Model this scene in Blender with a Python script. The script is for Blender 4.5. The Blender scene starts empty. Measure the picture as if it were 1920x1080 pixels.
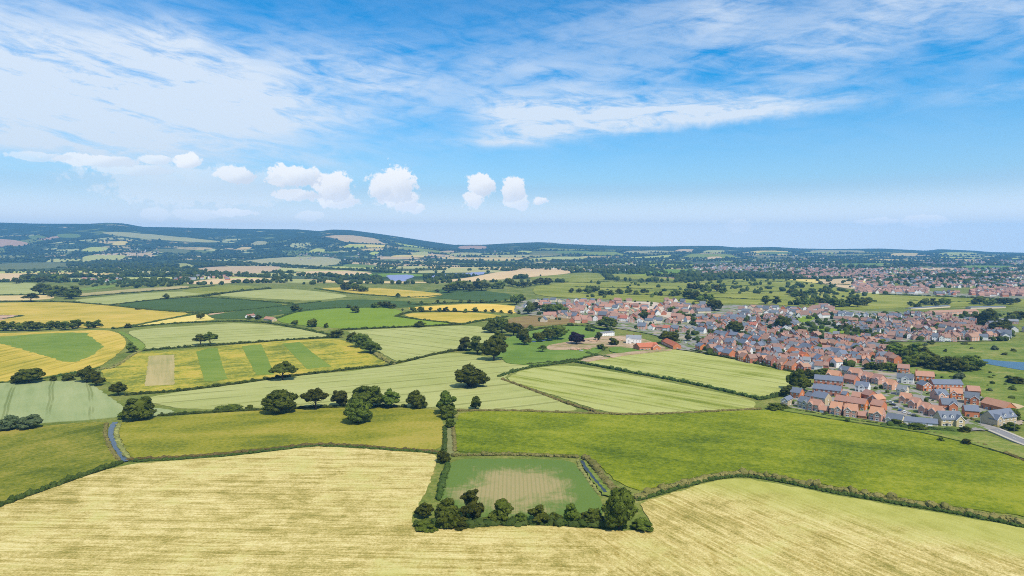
import bpy, bmesh, math, random
import numpy as np
from mathutils import Vector, geometry as mgeo
R = math.radians
SC = bpy.context.scene
COL = SC.collection
rng = random.Random(11)
nr = np.random.default_rng(5)

# ------------------------------------------------------------------ camera, exposure
CAM_H, FPX, HZ = 110.0, 1280.0, 462.0           # eye height, focal length in photo pixels, eye-level row
PITCH = math.atan((540 - HZ) / FPX)
cd = bpy.data.cameras.new('camera'); cd.sensor_width = 36.0; cd.lens = 24.0
cd.clip_start = 1.0; cd.clip_end = 60000.0
cam = bpy.data.objects.new('camera', cd); COL.objects.link(cam)
cam.location = (0, 0, CAM_H); cam.rotation_euler = (R(90) - PITCH, 0, 0)
SC.camera = cam
SC.view_settings.view_transform = 'Standard'; SC.view_settings.look = 'None'
SC.view_settings.exposure = 0.22; SC.view_settings.gamma = 1.0
SC.view_settings.use_curve_mapping = False
SC.render.engine = 'CYCLES'
SC.cycles.max_bounces = 4; SC.cycles.diffuse_bounces = 2; SC.cycles.glossy_bounces = 2
SC.cycles.transmission_bounces = 2; SC.cycles.transparent_max_bounces = 6; SC.cycles.volume_bounces = 0
SC.cycles.use_denoising = False; SC.cycles.filter_width = 1.0

# ------------------------------------------------------------------ node helpers
class NT:
    def __init__(s, nt): s.nt = nt; nt.nodes.clear()
    def n(s, typ, ins=None, **props):
        nd = s.nt.nodes.new('ShaderNode' + typ)
        for k, v in props.items(): setattr(nd, k, v)
        for k, v in (ins or {}).items(): s.put(nd.inputs[k], v)
        return nd
    def put(s, sock, v):
        if isinstance(v, bpy.types.NodeSocket): s.nt.links.new(v, sock)
        elif isinstance(v, (tuple, list)) and len(v) == 3 and sock.type == 'RGBA': sock.default_value = (*v, 1)
        else: sock.default_value = v
    def m(s, op, a, b=0.0, c=0.0, clamp=False):
        nd = s.nt.nodes.new('ShaderNodeMath'); nd.operation = op; nd.use_clamp = clamp
        for i, v in enumerate((a, b, c)): s.put(nd.inputs[i], v)
        return nd.outputs[0]
    def add(s, *a):
        r = a[0]
        for q in a[1:]: r = s.m('ADD', r, q)
        return r
    def mul(s, a, b): return s.m('MULTIPLY', a, b)
    def step(s, x, e0, e1, o0=0.0, o1=1.0):
        nd = s.n('MapRange', {0: x, 1: e0, 2: e1, 3: o0, 4: o1}, interpolation_type='SMOOTHSTEP', clamp=True)
        return nd.outputs[0]
    def comb(s, x, y, z=0.0): return s.n('CombineXYZ', {0: x, 1: y, 2: z}).outputs[0]
    def noise(s, vec, scale, detail=4.0, rough=0.55, dist=0.0, ch=0):
        return s.n('TexNoise', {'Vector': vec, 'Scale': scale, 'Detail': detail, 'Roughness': rough, 'Distortion': dist}).outputs[ch]
    def mix(s, f, a, b, blend='MIX'):
        nd = s.n('MixRGB', {0: f, 1: a, 2: b}, blend_type=blend); return nd.outputs[0]
    def ramp(s, f, stops):
        nd = s.n('ValToRGB', {0: f}); cr = nd.color_ramp
        while len(cr.elements) < len(stops): cr.elements.new(0.5)
        for e, (p, c) in zip(cr.elements, stops): e.position = p; e.color = (*c, 1)
        return nd.outputs[0]

# ------------------------------------------------------------------ sun and sky
SUN_EL, SUN_DIR = 54.0, (0.56, -0.83)
sun_az = math.atan2(SUN_DIR[0], SUN_DIR[1])      # clockwise from +Y
sl = bpy.data.lights.new('sun', 'SUN'); sl.energy = 4.9; sl.angle = R(0.53); sl.color = (1.0, 0.905, 0.74)
so = bpy.data.objects.new('sun', sl); COL.objects.link(so)
sd = Vector((SUN_DIR[0] * math.cos(R(SUN_EL)), SUN_DIR[1] * math.cos(R(SUN_EL)), math.sin(R(SUN_EL))))
so.rotation_euler = sd.to_track_quat('Z', 'Y').to_euler(); so.location = (200, -200, 400)

def px_ang(px, py):
    """azimuth and elevation (degrees) of a photo pixel"""
    a, b = (px - 960) / FPX, (540 - py) / FPX
    d = Vector((a, math.cos(PITCH) + b * math.sin(PITCH), -math.sin(PITCH) + b * math.cos(PITCH))).normalized()
    return math.degrees(math.atan2(d.x, d.y)), math.degrees(math.asin(d.z))

CS = 0.135                                         # sky strength
W = bpy.data.worlds.new('World'); SC.world = W; W.use_nodes = True
t = NT(W.node_tree)
geo = t.n('TexCoord'); dirv = geo.outputs['Generated']
sx = t.n('SeparateXYZ', {0: dirv})
X, Y, Z = sx.outputs
deg = 57.29578
az = t.mul(t.m('ARCTAN2', X, Y), deg); el = t.mul(t.m('ARCSINE', Z), deg)
sky = t.n('TexSky', sky_type='NISHITA', sun_disc=False, sun_elevation=R(SUN_EL), sun_rotation=sun_az,
          altitude=100.0, air_density=1.0, dust_density=0.35, ozone_density=2.6)
skyc = t.n('HueSaturation', {'Hue': 0.497, 'Saturation': 1.7, 'Value': 1.06, 'Color': sky.outputs[0]}).outputs[0]

def local(cx, cy, rot):
    a0, e0 = px_ang(cx, cy); c, s_ = math.cos(R(rot)), math.sin(R(rot))
    da, de = t.m('SUBTRACT', az, a0), t.m('SUBTRACT', el, e0)
    u = t.add(t.mul(da, c), t.mul(de, -s_)); v = t.add(t.mul(da, s_), t.mul(de, c))
    return u, v
PD = 0.0415                                        # degrees per photo pixel
def gauss(cx, cy, sxp, syp, rot=0.0, amp=1.0, wob=None):
    u, v = local(cx, cy, rot)
    if wob is not None: v = t.add(v, wob)
    q = t.add(t.m('POWER', t.mul(u, 1 / (sxp * PD)), 2.0), t.m('POWER', t.m('ABSOLUTE', t.mul(v, 1 / (syp * PD))), 2.0))
    return t.mul(t.m('EXPONENT', t.mul(q, -1.0)), amp)
def streak(rot, sxp, syp, seed, detail=5.0, rough=0.6, dist=0.6):
    u, v = local(960, 300, rot)
    return t.noise(t.comb(t.mul(u, 1 / (sxp * PD)), t.mul(v, 1 / (syp * PD)), seed), 1.0, detail, rough, dist)
wob = t.mul(t.m('SUBTRACT', t.noise(t.comb(az, el, 4.0), 0.09, 3.0), 0.5), 6.0)
s1 = streak(14, 300, 42, 1.0); s2 = streak(-4, 260, 26, 7.0); s3 = streak(-12, 330, 60, 13.0); s4 = streak(6, 90, 22, 21.0, 6.0, 0.65)
fine = t.noise(t.comb(az, el, 9.0), 0.9, 5.0, 0.6)
# long diffuse cirrus mass to the left, fanning down to the right
c1 = t.add(gauss(60, 130, 430, 120, 10, 1.25, wob), gauss(360, 110, 190, 48, 14, 0.42, wob), gauss(60, 262, 190, 22, 0, 0.6), gauss(20, 190, 330, 90, 4, 0.4, wob))
c1 = t.mul(c1, t.step(t.add(t.mul(s1, 0.55), t.mul(s4, 0.45)), 0.27, 0.60))
# the combed band to the right, with a firm lower edge
ub, vb = local(1270, 238, -3.5)
edge = t.step(t.add(vb, t.mul(t.m('SUBTRACT', fine, 0.5), 0.9)), -0.6, 0.7)
thick = t.step(t.add(vb, t.mul(ub, 0.10)), 3.9, 0.8)
ends = t.mul(t.step(ub, -19.0, -12.0), t.step(ub, 19.5, 4.0))
band = t.mul(t.mul(edge, thick), ends)
band = t.mul(band, t.step(t.add(t.mul(s2, 0.5), t.mul(s4, 0.5)), 0.33, 0.58, 0.10, 1.2))
# thin veils elsewhere, also outside the frame
veil = t.add(gauss(1740, 30, 430, 75, -6, 0.75, wob), gauss(1180, 45, 380, 60, -8, 0.34, wob), gauss(690, 150, 210, 55, 4, 0.8, wob), gauss(560, 215, 170, 26, 3, 0.4, wob),
             gauss(430, 180, 150, 24, 2, 0.5), gauss(940, 268, 110, 10, 0, 0.75), gauss(590, 302, 120, 14, 3, 0.55), gauss(1050, 125, 190, 24, 4, 0.4, wob),
             gauss(1350, 20, 60, 70, 30, 0.35, wob), gauss(1880, 170, 110, 14, -3, 0.35))
out = t.add(t.step(t.m('ABSOLUTE', az), 44.0, 70.0, 0.0, 0.45), t.step(el, 26.0, 45.0, 0.0, 0.45))
veil = t.mul(t.add(t.mul(veil, 1.15), out, 0.13), t.step(t.add(t.mul(s3, 0.42), t.mul(s1, 0.22), t.mul(s4, 0.36)), 0.35, 0.60))
veil = t.mul(veil, t.step(el, 5.0, 9.0))
cir = t.m('MINIMUM', t.add(t.mul(c1, 0.95), t.mul(band, 0.92), t.mul(veil, 0.75)), 0.93)
# pale layer lying along the horizon
lay_edge = t.add(el, t.mul(t.m('SUBTRACT', t.noise(t.comb(t.mul(az, 0.3), el, 2.0), 0.5, 3.0), 0.5), 0.8))
layer = t.add(t.step(lay_edge, 5.6, 4.6, 0.0, 0.16), t.step(el, 14.0, 0.0, 0.0, 0.52))
# cumulus heaps
cum = None; shade = None
puff = t.noise(t.comb(az, el, 31.0), 0.7, 6.0, 0.6, 0.25)
puff2 = t.noise(t.comb(az, el, 37.0), 2.2, 5.0, 0.6)
pf = t.add(t.mul(t.m('SUBTRACT', puff, 0.5), 1.9), t.mul(t.m('SUBTRACT', puff2, 0.5), 1.1))
CUM = [(738, 345, 40, 34, 1), (752, 374, 34, 22, 1), (712, 352, 20, 20, .9), (778, 388, 20, 10, .8), (905, 347, 26, 20, .95), (888, 374, 18, 20, .9), (962, 352, 22, 24, 1),
       (970, 378, 24, 14, .75), (1011, 377, 15, 8, .9), (545, 330, 44, 20, .85), (555, 366, 42, 11, .85), (625, 348, 36, 24, .9), (630, 374, 36, 16, .85), (440, 328, 36, 14, .8), (355, 303, 26, 12, .8),
       (290, 299, 26, 8, .6), (190, 301, 62, 9, .65), (250, 318, 60, 9, .5), (440, 399, 34, 7, .6), (370, 402, 40, 9, .4), (290, 402, 20, 10, .35),
       (580, 404, 24, 9, .4), (1640, 415, 34, 6, .5), (1735, 415, 34, 9, .5), (1388, 424, 22, 12, .35), (70, 294, 40, 6, .4), (500, 352, 60, 30, .3), (360, 345, 150, 34, .32)]
for cx, cy, rx, ry, am in CUM:
    rx, ry, am = rx * 0.97, ry * 1.0, min(1.0, am * 1.12)
    u, v = local(cx, cy, 0)
    q = t.m('SQRT', t.add(t.m('POWER', t.mul(u, 1 / (rx * PD)), 2.0), t.m('POWER', t.mul(v, 1 / (ry * PD)), 2.0)))
    d = t.m('SUBTRACT', 1.36, q); dd = t.mul(t.step(t.add(d, pf), 0.10, 0.40), am)
    lo = t.mul(t.step(t.add(v, t.mul(u, -0.35), t.mul(pf, 0.6 * ry * PD)), 0.25 * ry * PD, -1.1 * ry * PD), dd)
    cum = dd if cum is None else t.m('MAXIMUM', cum, dd)
    shade = lo if shade is None else t.m('MAXIMUM', shade, lo)
def cv(*c): return tuple(v / CS for v in c)
ccol = t.mix(t.mul(shade, 0.5), cv(1.05, 1.04, 1.02), cv(.52, .60, .74))
c = t.mix(layer, skyc, cv(.50, .65, .84))
c = t.mix(t.step(el, 5.0, 0.8), c, cv(1.36, 1.42, 1.44))
ccol = t.mix(t.step(el, 5.0, 0.8), ccol, cv(1.6, 1.6, 1.6))
c = t.mix(t.mul(cir, 0.92), c, cv(.78, .83, .88))
c = t.mix(cum, c, ccol)
bg = t.n('Background', {'Color': c, 'Strength': CS})
wo = t.n('OutputWorld'); t.nt.links.new(bg.outputs[0], wo.inputs[0])

# ------------------------------------------------------------------ object helpers
def tag(o, label=None, cat=None, group=None, kind=None):
    if label: o['label'] = label
    if cat: o['category'] = cat
    if group: o['group'] = group
    if kind: o['kind'] = kind
    return o
def mk(name, mesh, parent=None, loc=None, rot=0.0):
    o = bpy.data.objects.new(name, mesh); COL.objects.link(o)
    if parent: o.parent = parent
    if loc is not None: o.location = loc
    if rot: o.rotation_euler = (0, 0, rot)
    return o
def empty(name, loc, rot=0.0, label=None, cat=None, group=None):
    o = bpy.data.objects.new(name, None); COL.objects.link(o)
    o.location = loc; o.rotation_euler = (0, 0, rot); o.empty_display_size = 1.0
    return tag(o, label, cat, group)
def mesh_np(name, V, F, mats, fmat=None, smooth=False):
    """V (n,3); F: list of (m,k) index arrays, each of one polygon size"""
    me = bpy.data.meshes.new(name)
    F = [f for f in F if len(f)]
    nv = len(V); nl = sum(f.size for f in F); nf = sum(len(f) for f in F)
    me.vertices.add(nv); me.vertices.foreach_set('co', np.asarray(V, np.float32).ravel())
    me.loops.add(nl); me.loops.foreach_set('vertex_index', np.concatenate([f.ravel() for f in F]).astype(np.int32))
    me.polygons.add(nf)
    st, tot, acc = [], [], 0
    for f in F:
        k = f.shape[1]; st.append(acc + k * np.arange(len(f))); acc += f.size
    me.polygons.foreach_set('loop_start', np.concatenate(st).astype(np.int32))
    if fmat is not None: me.polygons.foreach_set('material_index', np.asarray(fmat, np.int32))
    me.polygons.foreach_set('use_smooth', np.full(nf, smooth))
    for m_ in (mats if isinstance(mats, (list, tuple)) else [mats]): me.materials.append(m_)
    me.update(calc_edges=True); return me

# ------------------------------------------------------------------ terrain
RX = np.array([-4000, -1500, -500, 0, 60, 100, 170, 205, 235, 270, 330, 400, 520, 560, 600, 625, 660, 720, 760, 800, 850, 900, 960, 1010, 1035, 1050, 1100, 1160, 1220,
               1290, 1345, 1380, 1450, 1500, 1560, 1650, 1735, 1760, 1830, 1850, 1920, 2600, 6000], float)
RY = np.array([440, 428, 416, 418, 420, 421, 421, 419, 420, 426, 427, 429, 431, 431, 434, 431, 432, 440, 446, 452, 459, 459, 456, 454, 455, 457, 459, 461, 462, 461, 461,
               464, 463, 466, 467, 466, 470, 467, 470, 472, 473, 472, 466], float)
def sstep(a, b, x):
    q = np.clip((x - a) / (b - a), 0, 1); return q * q * (3 - 2 * q)
def hgt(x, y):
    x = np.asarray(x, float); y = np.asarray(y, float)
    ys = np.maximum(y, 200.0); px = 960 + FPX * x / ys
    s = sstep(4300, 10000, y); fall = 1 - 0.75 * sstep(10300, 15000, y)
    H = (CAM_H + (HZ - np.interp(px, RX, RY)) / FPX * 10000)
    A = sstep(560, 1000, y) * (1 - 0.8 * sstep(3200, 4600, y))
    und = 2.2 * np.sin(x / 131 + y / 307 + .4) + 1.9 * np.sin(x / 211 - y / 173 + 1.7) + 1.0 * np.sin(x / 67 + y / 151 + 3.0)
    hill = s * (1 - s) * 4 * (H / 300) * (16 * np.sin(x / 420 + y / 600) + 10 * np.sin(x / 230 - y / 310 + 2))
    return A * und * 0.8 + H * s * fall + hill
def unproj(P):
    """photo pixels (n,2) -> points on the terrain (n,3)"""
    P = np.asarray(P, float).reshape(-1, 2)
    a, b = (P[:, 0] - 960) / FPX, (540 - P[:, 1]) / FPX
    dy = math.cos(PITCH) + b * math.sin(PITCH); dz = -math.sin(PITCH) + b * math.cos(PITCH)
    kx, kz = a / dy, dz / dy
    Ys = np.geomspace(70, 14500, 700)
    D = CAM_H + kz[:, None] * Ys - hgt(kx[:, None] * Ys, np.broadcast_to(Ys, (len(P), 700)))
    i = np.argmax(D < 0, axis=1); i = np.where((D < 0).any(axis=1), np.maximum(i, 1), 699)
    r = np.arange(len(P)); d0, d1 = D[r, i - 1], D[r, i]
    f = np.where(np.abs(d0 - d1) > 1e-9, d0 / (d0 - d1 + 1e-12), 1.0); f = np.clip(f, 0, 1)
    Yv = Ys[i - 1] + f * (Ys[i] - Ys[i - 1])
    return np.stack([kx * Yv, Yv, hgt(kx * Yv, Yv)], 1)
def at(px, py): return unproj([(px, py)])[0]
def in_poly(pts, poly):
    x, y = pts[:, 0], pts[:, 1]; ins = np.zeros(len(pts), bool); n = len(poly); j = n - 1
    for i in range(n):
        xi, yi, xj, yj = poly[i][0], poly[i][1], poly[j][0], poly[j][1]
        c_ = ((yi > y) != (yj > y)) & (x < (xj - xi) * (y - yi) / (yj - yi + 1e-12) + xi)
        ins ^= c_; j = i
    return ins
# ------------------------------------------------------------------ materials
def mat(name):
    m_ = bpy.data.materials.new(name); m_.use_nodes = True; return m_, NT(m_.node_tree)
def finish(t, col, rough=0.9, spec=0.15, normal=None, metal=0.0):
    ins = {'Base Color': col, 'Roughness': rough, 'Specular IOR Level': spec, 'Metallic': metal}
    b = t.n('BsdfPrincipled', ins)
    if normal is not None: t.put(b.inputs['Normal'], normal)
    o = t.n('OutputMaterial'); t.nt.links.new(b.outputs[0], o.inputs[0]); return b
def bump(t, h, strength, dist):
    return t.n('Bump', {'Height': h, 'Strength': strength, 'Distance': dist}).outputs[0]
def plain(name, col, var=0.12, scale=1.5, rough=0.8, spec=0.2, metal=0.0, jitter=0.0):
    m_, t = mat(name); tc = t.n('TexCoord').outputs['Object']
    f = t.noise(tc, scale, 5.0)
    c0 = tuple(max(0, c * (1 - var)) for c in col); c1 = tuple(c * (1 + var) for c in col)
    c = t.mix(f, c0, c1)
    if jitter:
        rn = t.n('ObjectInfo').outputs['Random']
        c = t.n('HueSaturation', {'Hue': t.m('MULTIPLY_ADD', rn, 0.03, 0.485), 'Saturation': 1.0, 'Value': t.m('MULTIPLY_ADD', rn, jitter, 1 - jitter / 2), 'Color': c}).outputs[0]
    finish(t, c, rough, spec, None, metal); return m_

def crop(name, stops, big=0.012, stx=0.012, sty=0.16, tram=0.0, tdark=0.75, fine=0.9, wts=(0.42, 0.34, 0.24), rand=0.0, rough=0.9, contrast=(0.3, 0.7), pitch=0.0, pdark=0.85):
    """crop or grass: broad patches, streaks along local X, fine mottling, tractor lines"""
    m_, t = mat(name); tc = t.n('TexCoord').outputs['Object']
    s = t.n('SeparateXYZ', {0: tc}); x, y = s.outputs[0], s.outputs[1]
    oi = t.n('ObjectInfo'); off = t.mul(oi.outputs['Random'], 37.0)
    v0 = t.comb(x, y, off)
    n1 = t.noise(v0, big, 5.0, 0.6, 0.5); n2 = t.noise(t.comb(t.mul(x, stx), t.mul(y, sty), off), 1.0, 5.0, 0.6, 0.3)
    n3 = t.noise(v0, fine, 5.0, 0.7)
    f = t.add(t.mul(n1, wts[0]), t.mul(n2, wts[1]), t.mul(n3, wts[2]))
    f = t.step(f, contrast[0], contrast[1])
    nst = len(stops); c = t.ramp(f, [(i / (nst - 1), cc) for i, cc in enumerate(stops)])
    wv = t.add(y, t.mul(t.m('SUBTRACT', t.noise(v0, 0.01, 2.0), 0.5), 7.0))
    if tram:
        d = t.m('ABSOLUTE', t.m('SUBTRACT', t.mul(t.m('FRACT', t.mul(wv, 1 / tram)), tram), tram / 2))
        ln = t.m('SUBTRACT', 1.0, t.step(t.m('ABSOLUTE', t.m('SUBTRACT', d, 0.9)), 0.38, 0.95))
        ln = t.mul(ln, t.step(t.noise(t.comb(t.mul(x, 0.02), t.mul(y, 0.06), off), 1.0, 3.0), 0.34, 0.54))
        c = t.mix(ln, c, t.mix(1.0, c, (tdark, tdark * 1.02, tdark * 0.85), 'MULTIPLY'))
    if pitch:
        q = t.m('FRACT', t.mul(wv, 1 / pitch)); q = t.m('ABSOLUTE', t.m('SUBTRACT', q, 0.5))
        ln = t.mul(t.step(q, 0.16, 0.3), t.step(t.noise(t.comb(t.mul(x, 0.05), t.mul(y, 0.3), off), 1.0, 4.0), 0.40, 0.6))
        c = t.mix(ln, c, t.mix(1.0, c, (pdark, pdark * .97, pdark * .85), 'MULTIPLY'))
    if rand:
        rn = oi.outputs['Random']
        c = t.n('HueSaturation', {'Hue': t.m('MULTIPLY_ADD', rn, 0.04, 0.48), 'Saturation': t.m('MULTIPLY_ADD', rn, 0.4, 0.8), 'Value': t.m('MULTIPLY_ADD', rn, rand, 1 - rand / 2), 'Color': c}).outputs[0]
    finish(t, c, rough, 0.05, bump(t, t.add(n3, t.mul(n2, 0.6)), 0.5, 0.5)); return m_

M = {}
M['barley'] = crop('barley', [(.185, .21, .05), (.265, .29, .088), (.305, .325, .11), (.35, .362, .138)], tram=24.0, tdark=.6, contrast=(.28, .62), stx=.01, sty=.11)
M['barley_blue'] = crop('barley_blue', [(.18, .23, .09), (.235, .285, .122), (.275, .315, .142), (.315, .345, .165)], tram=24.0, tdark=.7, contrast=(.3, .7))
M['barley_patchy'] = crop('barley_patchy', [(.10, .135, .012), (.19, .22, .036), (.275, .30, .075), (.315, .335, .10), (.35, .365, .125)], stx=.008, sty=.10, tram=20.0, tdark=.66, contrast=(.34, .58), wts=(.3, .5, .2))
M['wheat'] = crop('wheat', [(.22, .215, .024), (.36, .295, .042), (.455, .345, .06), (.51, .37, .085)], tram=24.0, tdark=.74, contrast=(.35, .63))
M['wheat_weedy'] = crop('wheat_weedy', [(.11, .145, .02), (.22, .225, .03), (.33, .295, .038), (.39, .31, .05), (.45, .33, .075)], big=.03, stx=.02, sty=.12, fine=.35, wts=(.4, .25, .35), contrast=(.39, .65))
M['wheat_gold'] = crop('wheat_gold', [(.50, .34, .06), (.60, .42, .08), (.64, .46, .11)], contrast=(.3, .7))
M['stubble'] = crop('stubble', [(.46, .33, .17), (.56, .41, .22), (.62, .47, .27)], contrast=(.3, .7))
M['green_strip'] = crop('green_strip', [(.10, .165, .022), (.145, .21, .032), (.20, .245, .045)], stx=.05, sty=.2, contrast=(.3, .7))
M['brown_strip'] = crop('brown_strip', [(.24, .235, .08), (.36, .30, .13), (.40, .33, .15)], stx=.01, sty=.25, contrast=(.35, .65))
M['beet'] = crop('beet', [(.044, .076, .017), (.056, .098, .023), (.072, .118, .03)], contrast=(.3, .7), tram=24.0, tdark=.85)
M['meadow_bright'] = crop('meadow_bright', [(.055, .088, .006), (.105, .142, .008), (.155, .19, .010), (.23, .245, .022)], big=.011, stx=.014, sty=.05, fine=.45, contrast=(.36, .61), wts=(.36, .28, .36))
M['meadow_olive'] = crop('meadow_olive', [(.07, .095, .01), (.125, .145, .015), (.185, .185, .025), (.27, .23, .045)], big=.013, stx=.012, sty=.07, fine=.5, contrast=(.39, .61), wts=(.42, .26, .32))
M['meadow_gold'] = crop('meadow_gold', [(.10, .125, .014), (.185, .19, .018), (.235, .222, .028), (.31, .26, .05)], big=.012, stx=.010, sty=.06, fine=.5, contrast=(.39, .61), wts=(.42, .28, .30))
M['grass_lime'] = crop('grass_lime', [(.13, .20, .018), (.16, .235, .02), (.19, .26, .03)], contrast=(.3, .7))
M['grass_park'] = crop('grass_park', [(.085, .15, .025), (.12, .195, .03), (.16, .225, .045)], big=.03, contrast=(.33, .67))
M['grass_far'] = crop('grass_far', [(.13, .17, .035), (.20, .225, .05), (.26, .26, .075)], contrast=(.3, .7), rand=.35)
M['pasture'] = crop('pasture', [(.11, .14, .016), (.17, .195, .026), (.22, .235, .04), (.29, .28, .07)], big=.008, stx=.006, sty=.05, contrast=(.36, .64))
M['rough_grass'] = crop('rough_grass', [(.07, .11, .018), (.11, .16, .025), (.17, .20, .04), (.28, .25, .09)], big=.03, stx=.03, sty=.1, fine=.35, contrast=(.34, .66), wts=(.4, .25, .35))
M['brown_heath'] = crop('brown_heath', [(.14, .10, .04), (.22, .155, .06), (.22, .19, .06)], big=.03, contrast=(.33, .67))
M['red_soil'] = crop('red_soil', [(.36, .22, .14), (.44, .29, .19), (.50, .35, .24)], big=.05, contrast=(.3, .7))
M['site_soil'] = crop('site_soil', [(.12, .16, .03), (.26, .21, .10), (.36, .26, .165), (.44, .33, .23)], big=.06, fine=.5, contrast=(.34, .62))
M['pale_soil'] = crop('pale_soil', [(.34, .27, .21), (.46, .38, .30), (.55, .47, .39)], big=.05, contrast=(.3, .7))
M['field_pale'] = crop('field_pale', [(.32, .34, .10), (.39, .40, .13), (.44, .43, .16)], contrast=(.3, .7), rand=.25)
M['field_tan'] = crop('field_tan', [(.42, .32, .13), (.52, .40, .18), (.58, .45, .23)], contrast=(.3, .7), rand=.3)
M['field_green'] = crop('field_green', [(.10, .15, .035), (.14, .19, .045), (.18, .22, .06)], contrast=(.3, .7), rand=.35)
M['field_dark'] = crop('field_dark', [(.05, .09, .035), (.065, .11, .04), (.08, .13, .05)], contrast=(.3, .7), rand=.3)

def straw_mat():
    """mown straw field: combed sideways on the left, drilled in slanting rows on the right, greener at the edges of the ground"""
    m_, t = mat('straw'); tc = t.n('TexCoord').outputs['Object']
    s = t.n('SeparateXYZ', {0: tc}); x, y = s.outputs[0], s.outputs[1]
    def rot(a):
        c, q = math.cos(R(a)), math.sin(R(a)); return t.add(t.mul(x, c), t.mul(y, q)), t.add(t.mul(x, -q), t.mul(y, c))
    xa, ya = rot(-3); xb, yb = rot(118); xc, yc = rot(86)
    big = t.noise(tc, 0.018, 5.0, 0.6, 0.4); mid = t.noise(tc, 0.09, 5.0, 0.65, 0.4); fin = t.noise(tc, 1.3, 5.0, 0.75)
    sa = t.add(t.mul(t.noise(t.comb(t.mul(xa, .016), t.mul(ya, .26), 2.0), 1.0, 6.0, .68, .2), .55), t.mul(t.noise(t.comb(t.mul(xa, .05), t.mul(ya, 1.1), 5.0), 1.0, 4.0, .7), .45))
    rows_a = t.m('ABSOLUTE', t.m('SUBTRACT', t.m('FRACT', t.mul(t.add(ya, t.mul(mid, 1.2)), 1 / 3.1)), 0.5))
    def rows(xx, yy, p, lo, hi, seed):
        q = t.m('ABSOLUTE', t.m('SUBTRACT', t.m('FRACT', t.mul(t.add(yy, t.mul(mid, .8)), 1 / p)), 0.5))
        return t.mul(t.step(q, .12, .32), t.step(t.noise(t.comb(t.mul(xx, .035), t.mul(yy, .16), seed), 1.0, 4.0, .6), lo, hi))
    sb = t.add(t.mul(t.noise(t.comb(t.mul(xb, .02), t.mul(yb, .3), 6.0), 1.0, 6.0, .68, .2), .6), t.mul(t.noise(t.comb(t.mul(xb, .06), t.mul(yb, 1.1), 9.0), 1.0, 4.0, .7), .4))
    rb = rows(xb, yb, 3.0, .34, .72, 3.0); rc = rows(xc, yc, 3.4, .46, .68, 8.0)
    wx = t.add(x, t.mul(y, .1), t.mul(t.m('SUBTRACT', big, .5), 60.0))
    kb = t.step(wx, 30.0, 68.0); kc = t.mul(t.step(wx, -42.0, -12.0), t.step(y, 262.0, 232.0))
    f = t.add(t.mul(big, .24), t.mul(mid, .24), t.mul(t.mix(kb, sa, sb), .40), t.mul(fin, .34))
    c = t.ramp(t.step(f, .50, .70), [(0, (.215, .195, .045)), (.25, (.33, .275, .08)), (.5, (.43, .355, .125)), (.75, (.53, .44, .18)), (1, (.64, .55, .27))])
    dark = t.add(t.mul(rb, t.mul(kb, .8)), t.mul(rc, t.mul(kc, .55)), t.mul(t.mul(t.step(rows_a, .2, .4), t.step(sa, .55, .42)), t.m('MULTIPLY', t.m('SUBTRACT', 1.0, kb), .6)))
    c = t.mix(dark, c, t.mix(1.0, c, (.74, .69, .50), 'MULTIPLY'))
    g = t.mul(t.step(t.add(big, t.mul(mid, .5), t.mul(fin, .1)), .78, 1.02), .6)
    g2 = t.mul(kb, t.step(t.add(t.mul(y, .0135), t.mul(x, .0084), t.mul(big, 1.3), t.mul(mid, .5)), 5.35, 6.05))
    c = t.mix(t.m('MAXIMUM', g, t.mul(g2, .85)), c, t.mix(mid, (.24, .26, .04), (.40, .40, .10)))
    finish(t, c, .9, .05, bump(t, t.add(fin, t.mul(sa, .8)), .6, .5)); return m_
M['straw'] = straw_mat()

def patch_mat():
    """thin green crop with a bare brown heart, drilled lengthways"""
    m_, t = mat('sparse_crop'); tc = t.n('TexCoord').outputs['Object']
    s = t.n('SeparateXYZ', {0: tc}); x, y = s.outputs[0], s.outputs[1]
    n1 = t.noise(tc, .05, 6.0, .7, .6); n2 = t.noise(t.comb(t.mul(x, .9), t.mul(y, .03), 1.0), 1.0, 5.0, .7); n3 = t.noise(tc, 1.1, 5.0, .7)
    q = t.m('SQRT', t.add(t.m('POWER', t.mul(t.add(x, 1.0), 1 / 25.0), 2.0), t.m('POWER', t.mul(t.add(y, 2.0), 1 / 28.0), 2.0)))
    bare = t.step(t.add(q, t.mul(t.m('SUBTRACT', n1, .5), 2.2), t.mul(t.m('SUBTRACT', n2, .5), .8)), 1.2, .55)
    line = t.m('ABSOLUTE', t.m('SUBTRACT', t.m('FRACT', t.mul(x, 1 / 1.9)), .5)); bare = t.mul(bare, t.step(line, .02, .26, .72, 1.0))
    edge = t.step(t.add(t.m('ABSOLUTE', t.add(x, t.mul(y, -.02))), t.mul(n1, 5.0)), 47.0, 50.0)
    g = t.mix(t.add(t.mul(n3, .5), t.mul(n1, .5)), (.065, .125, .026), (.135, .195, .04))
    br = t.mix(t.add(t.mul(n3, .5), t.mul(n2, .5)), (.25, .20, .085), (.40, .32, .165))
    c = t.mix(t.m('MAXIMUM', t.mul(bare, .85), t.mul(edge, .7)), g, br)
    finish(t, c, .9, .05, bump(t, n3, .5, .4)); return m_
M['sparse_crop'] = patch_mat()

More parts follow.
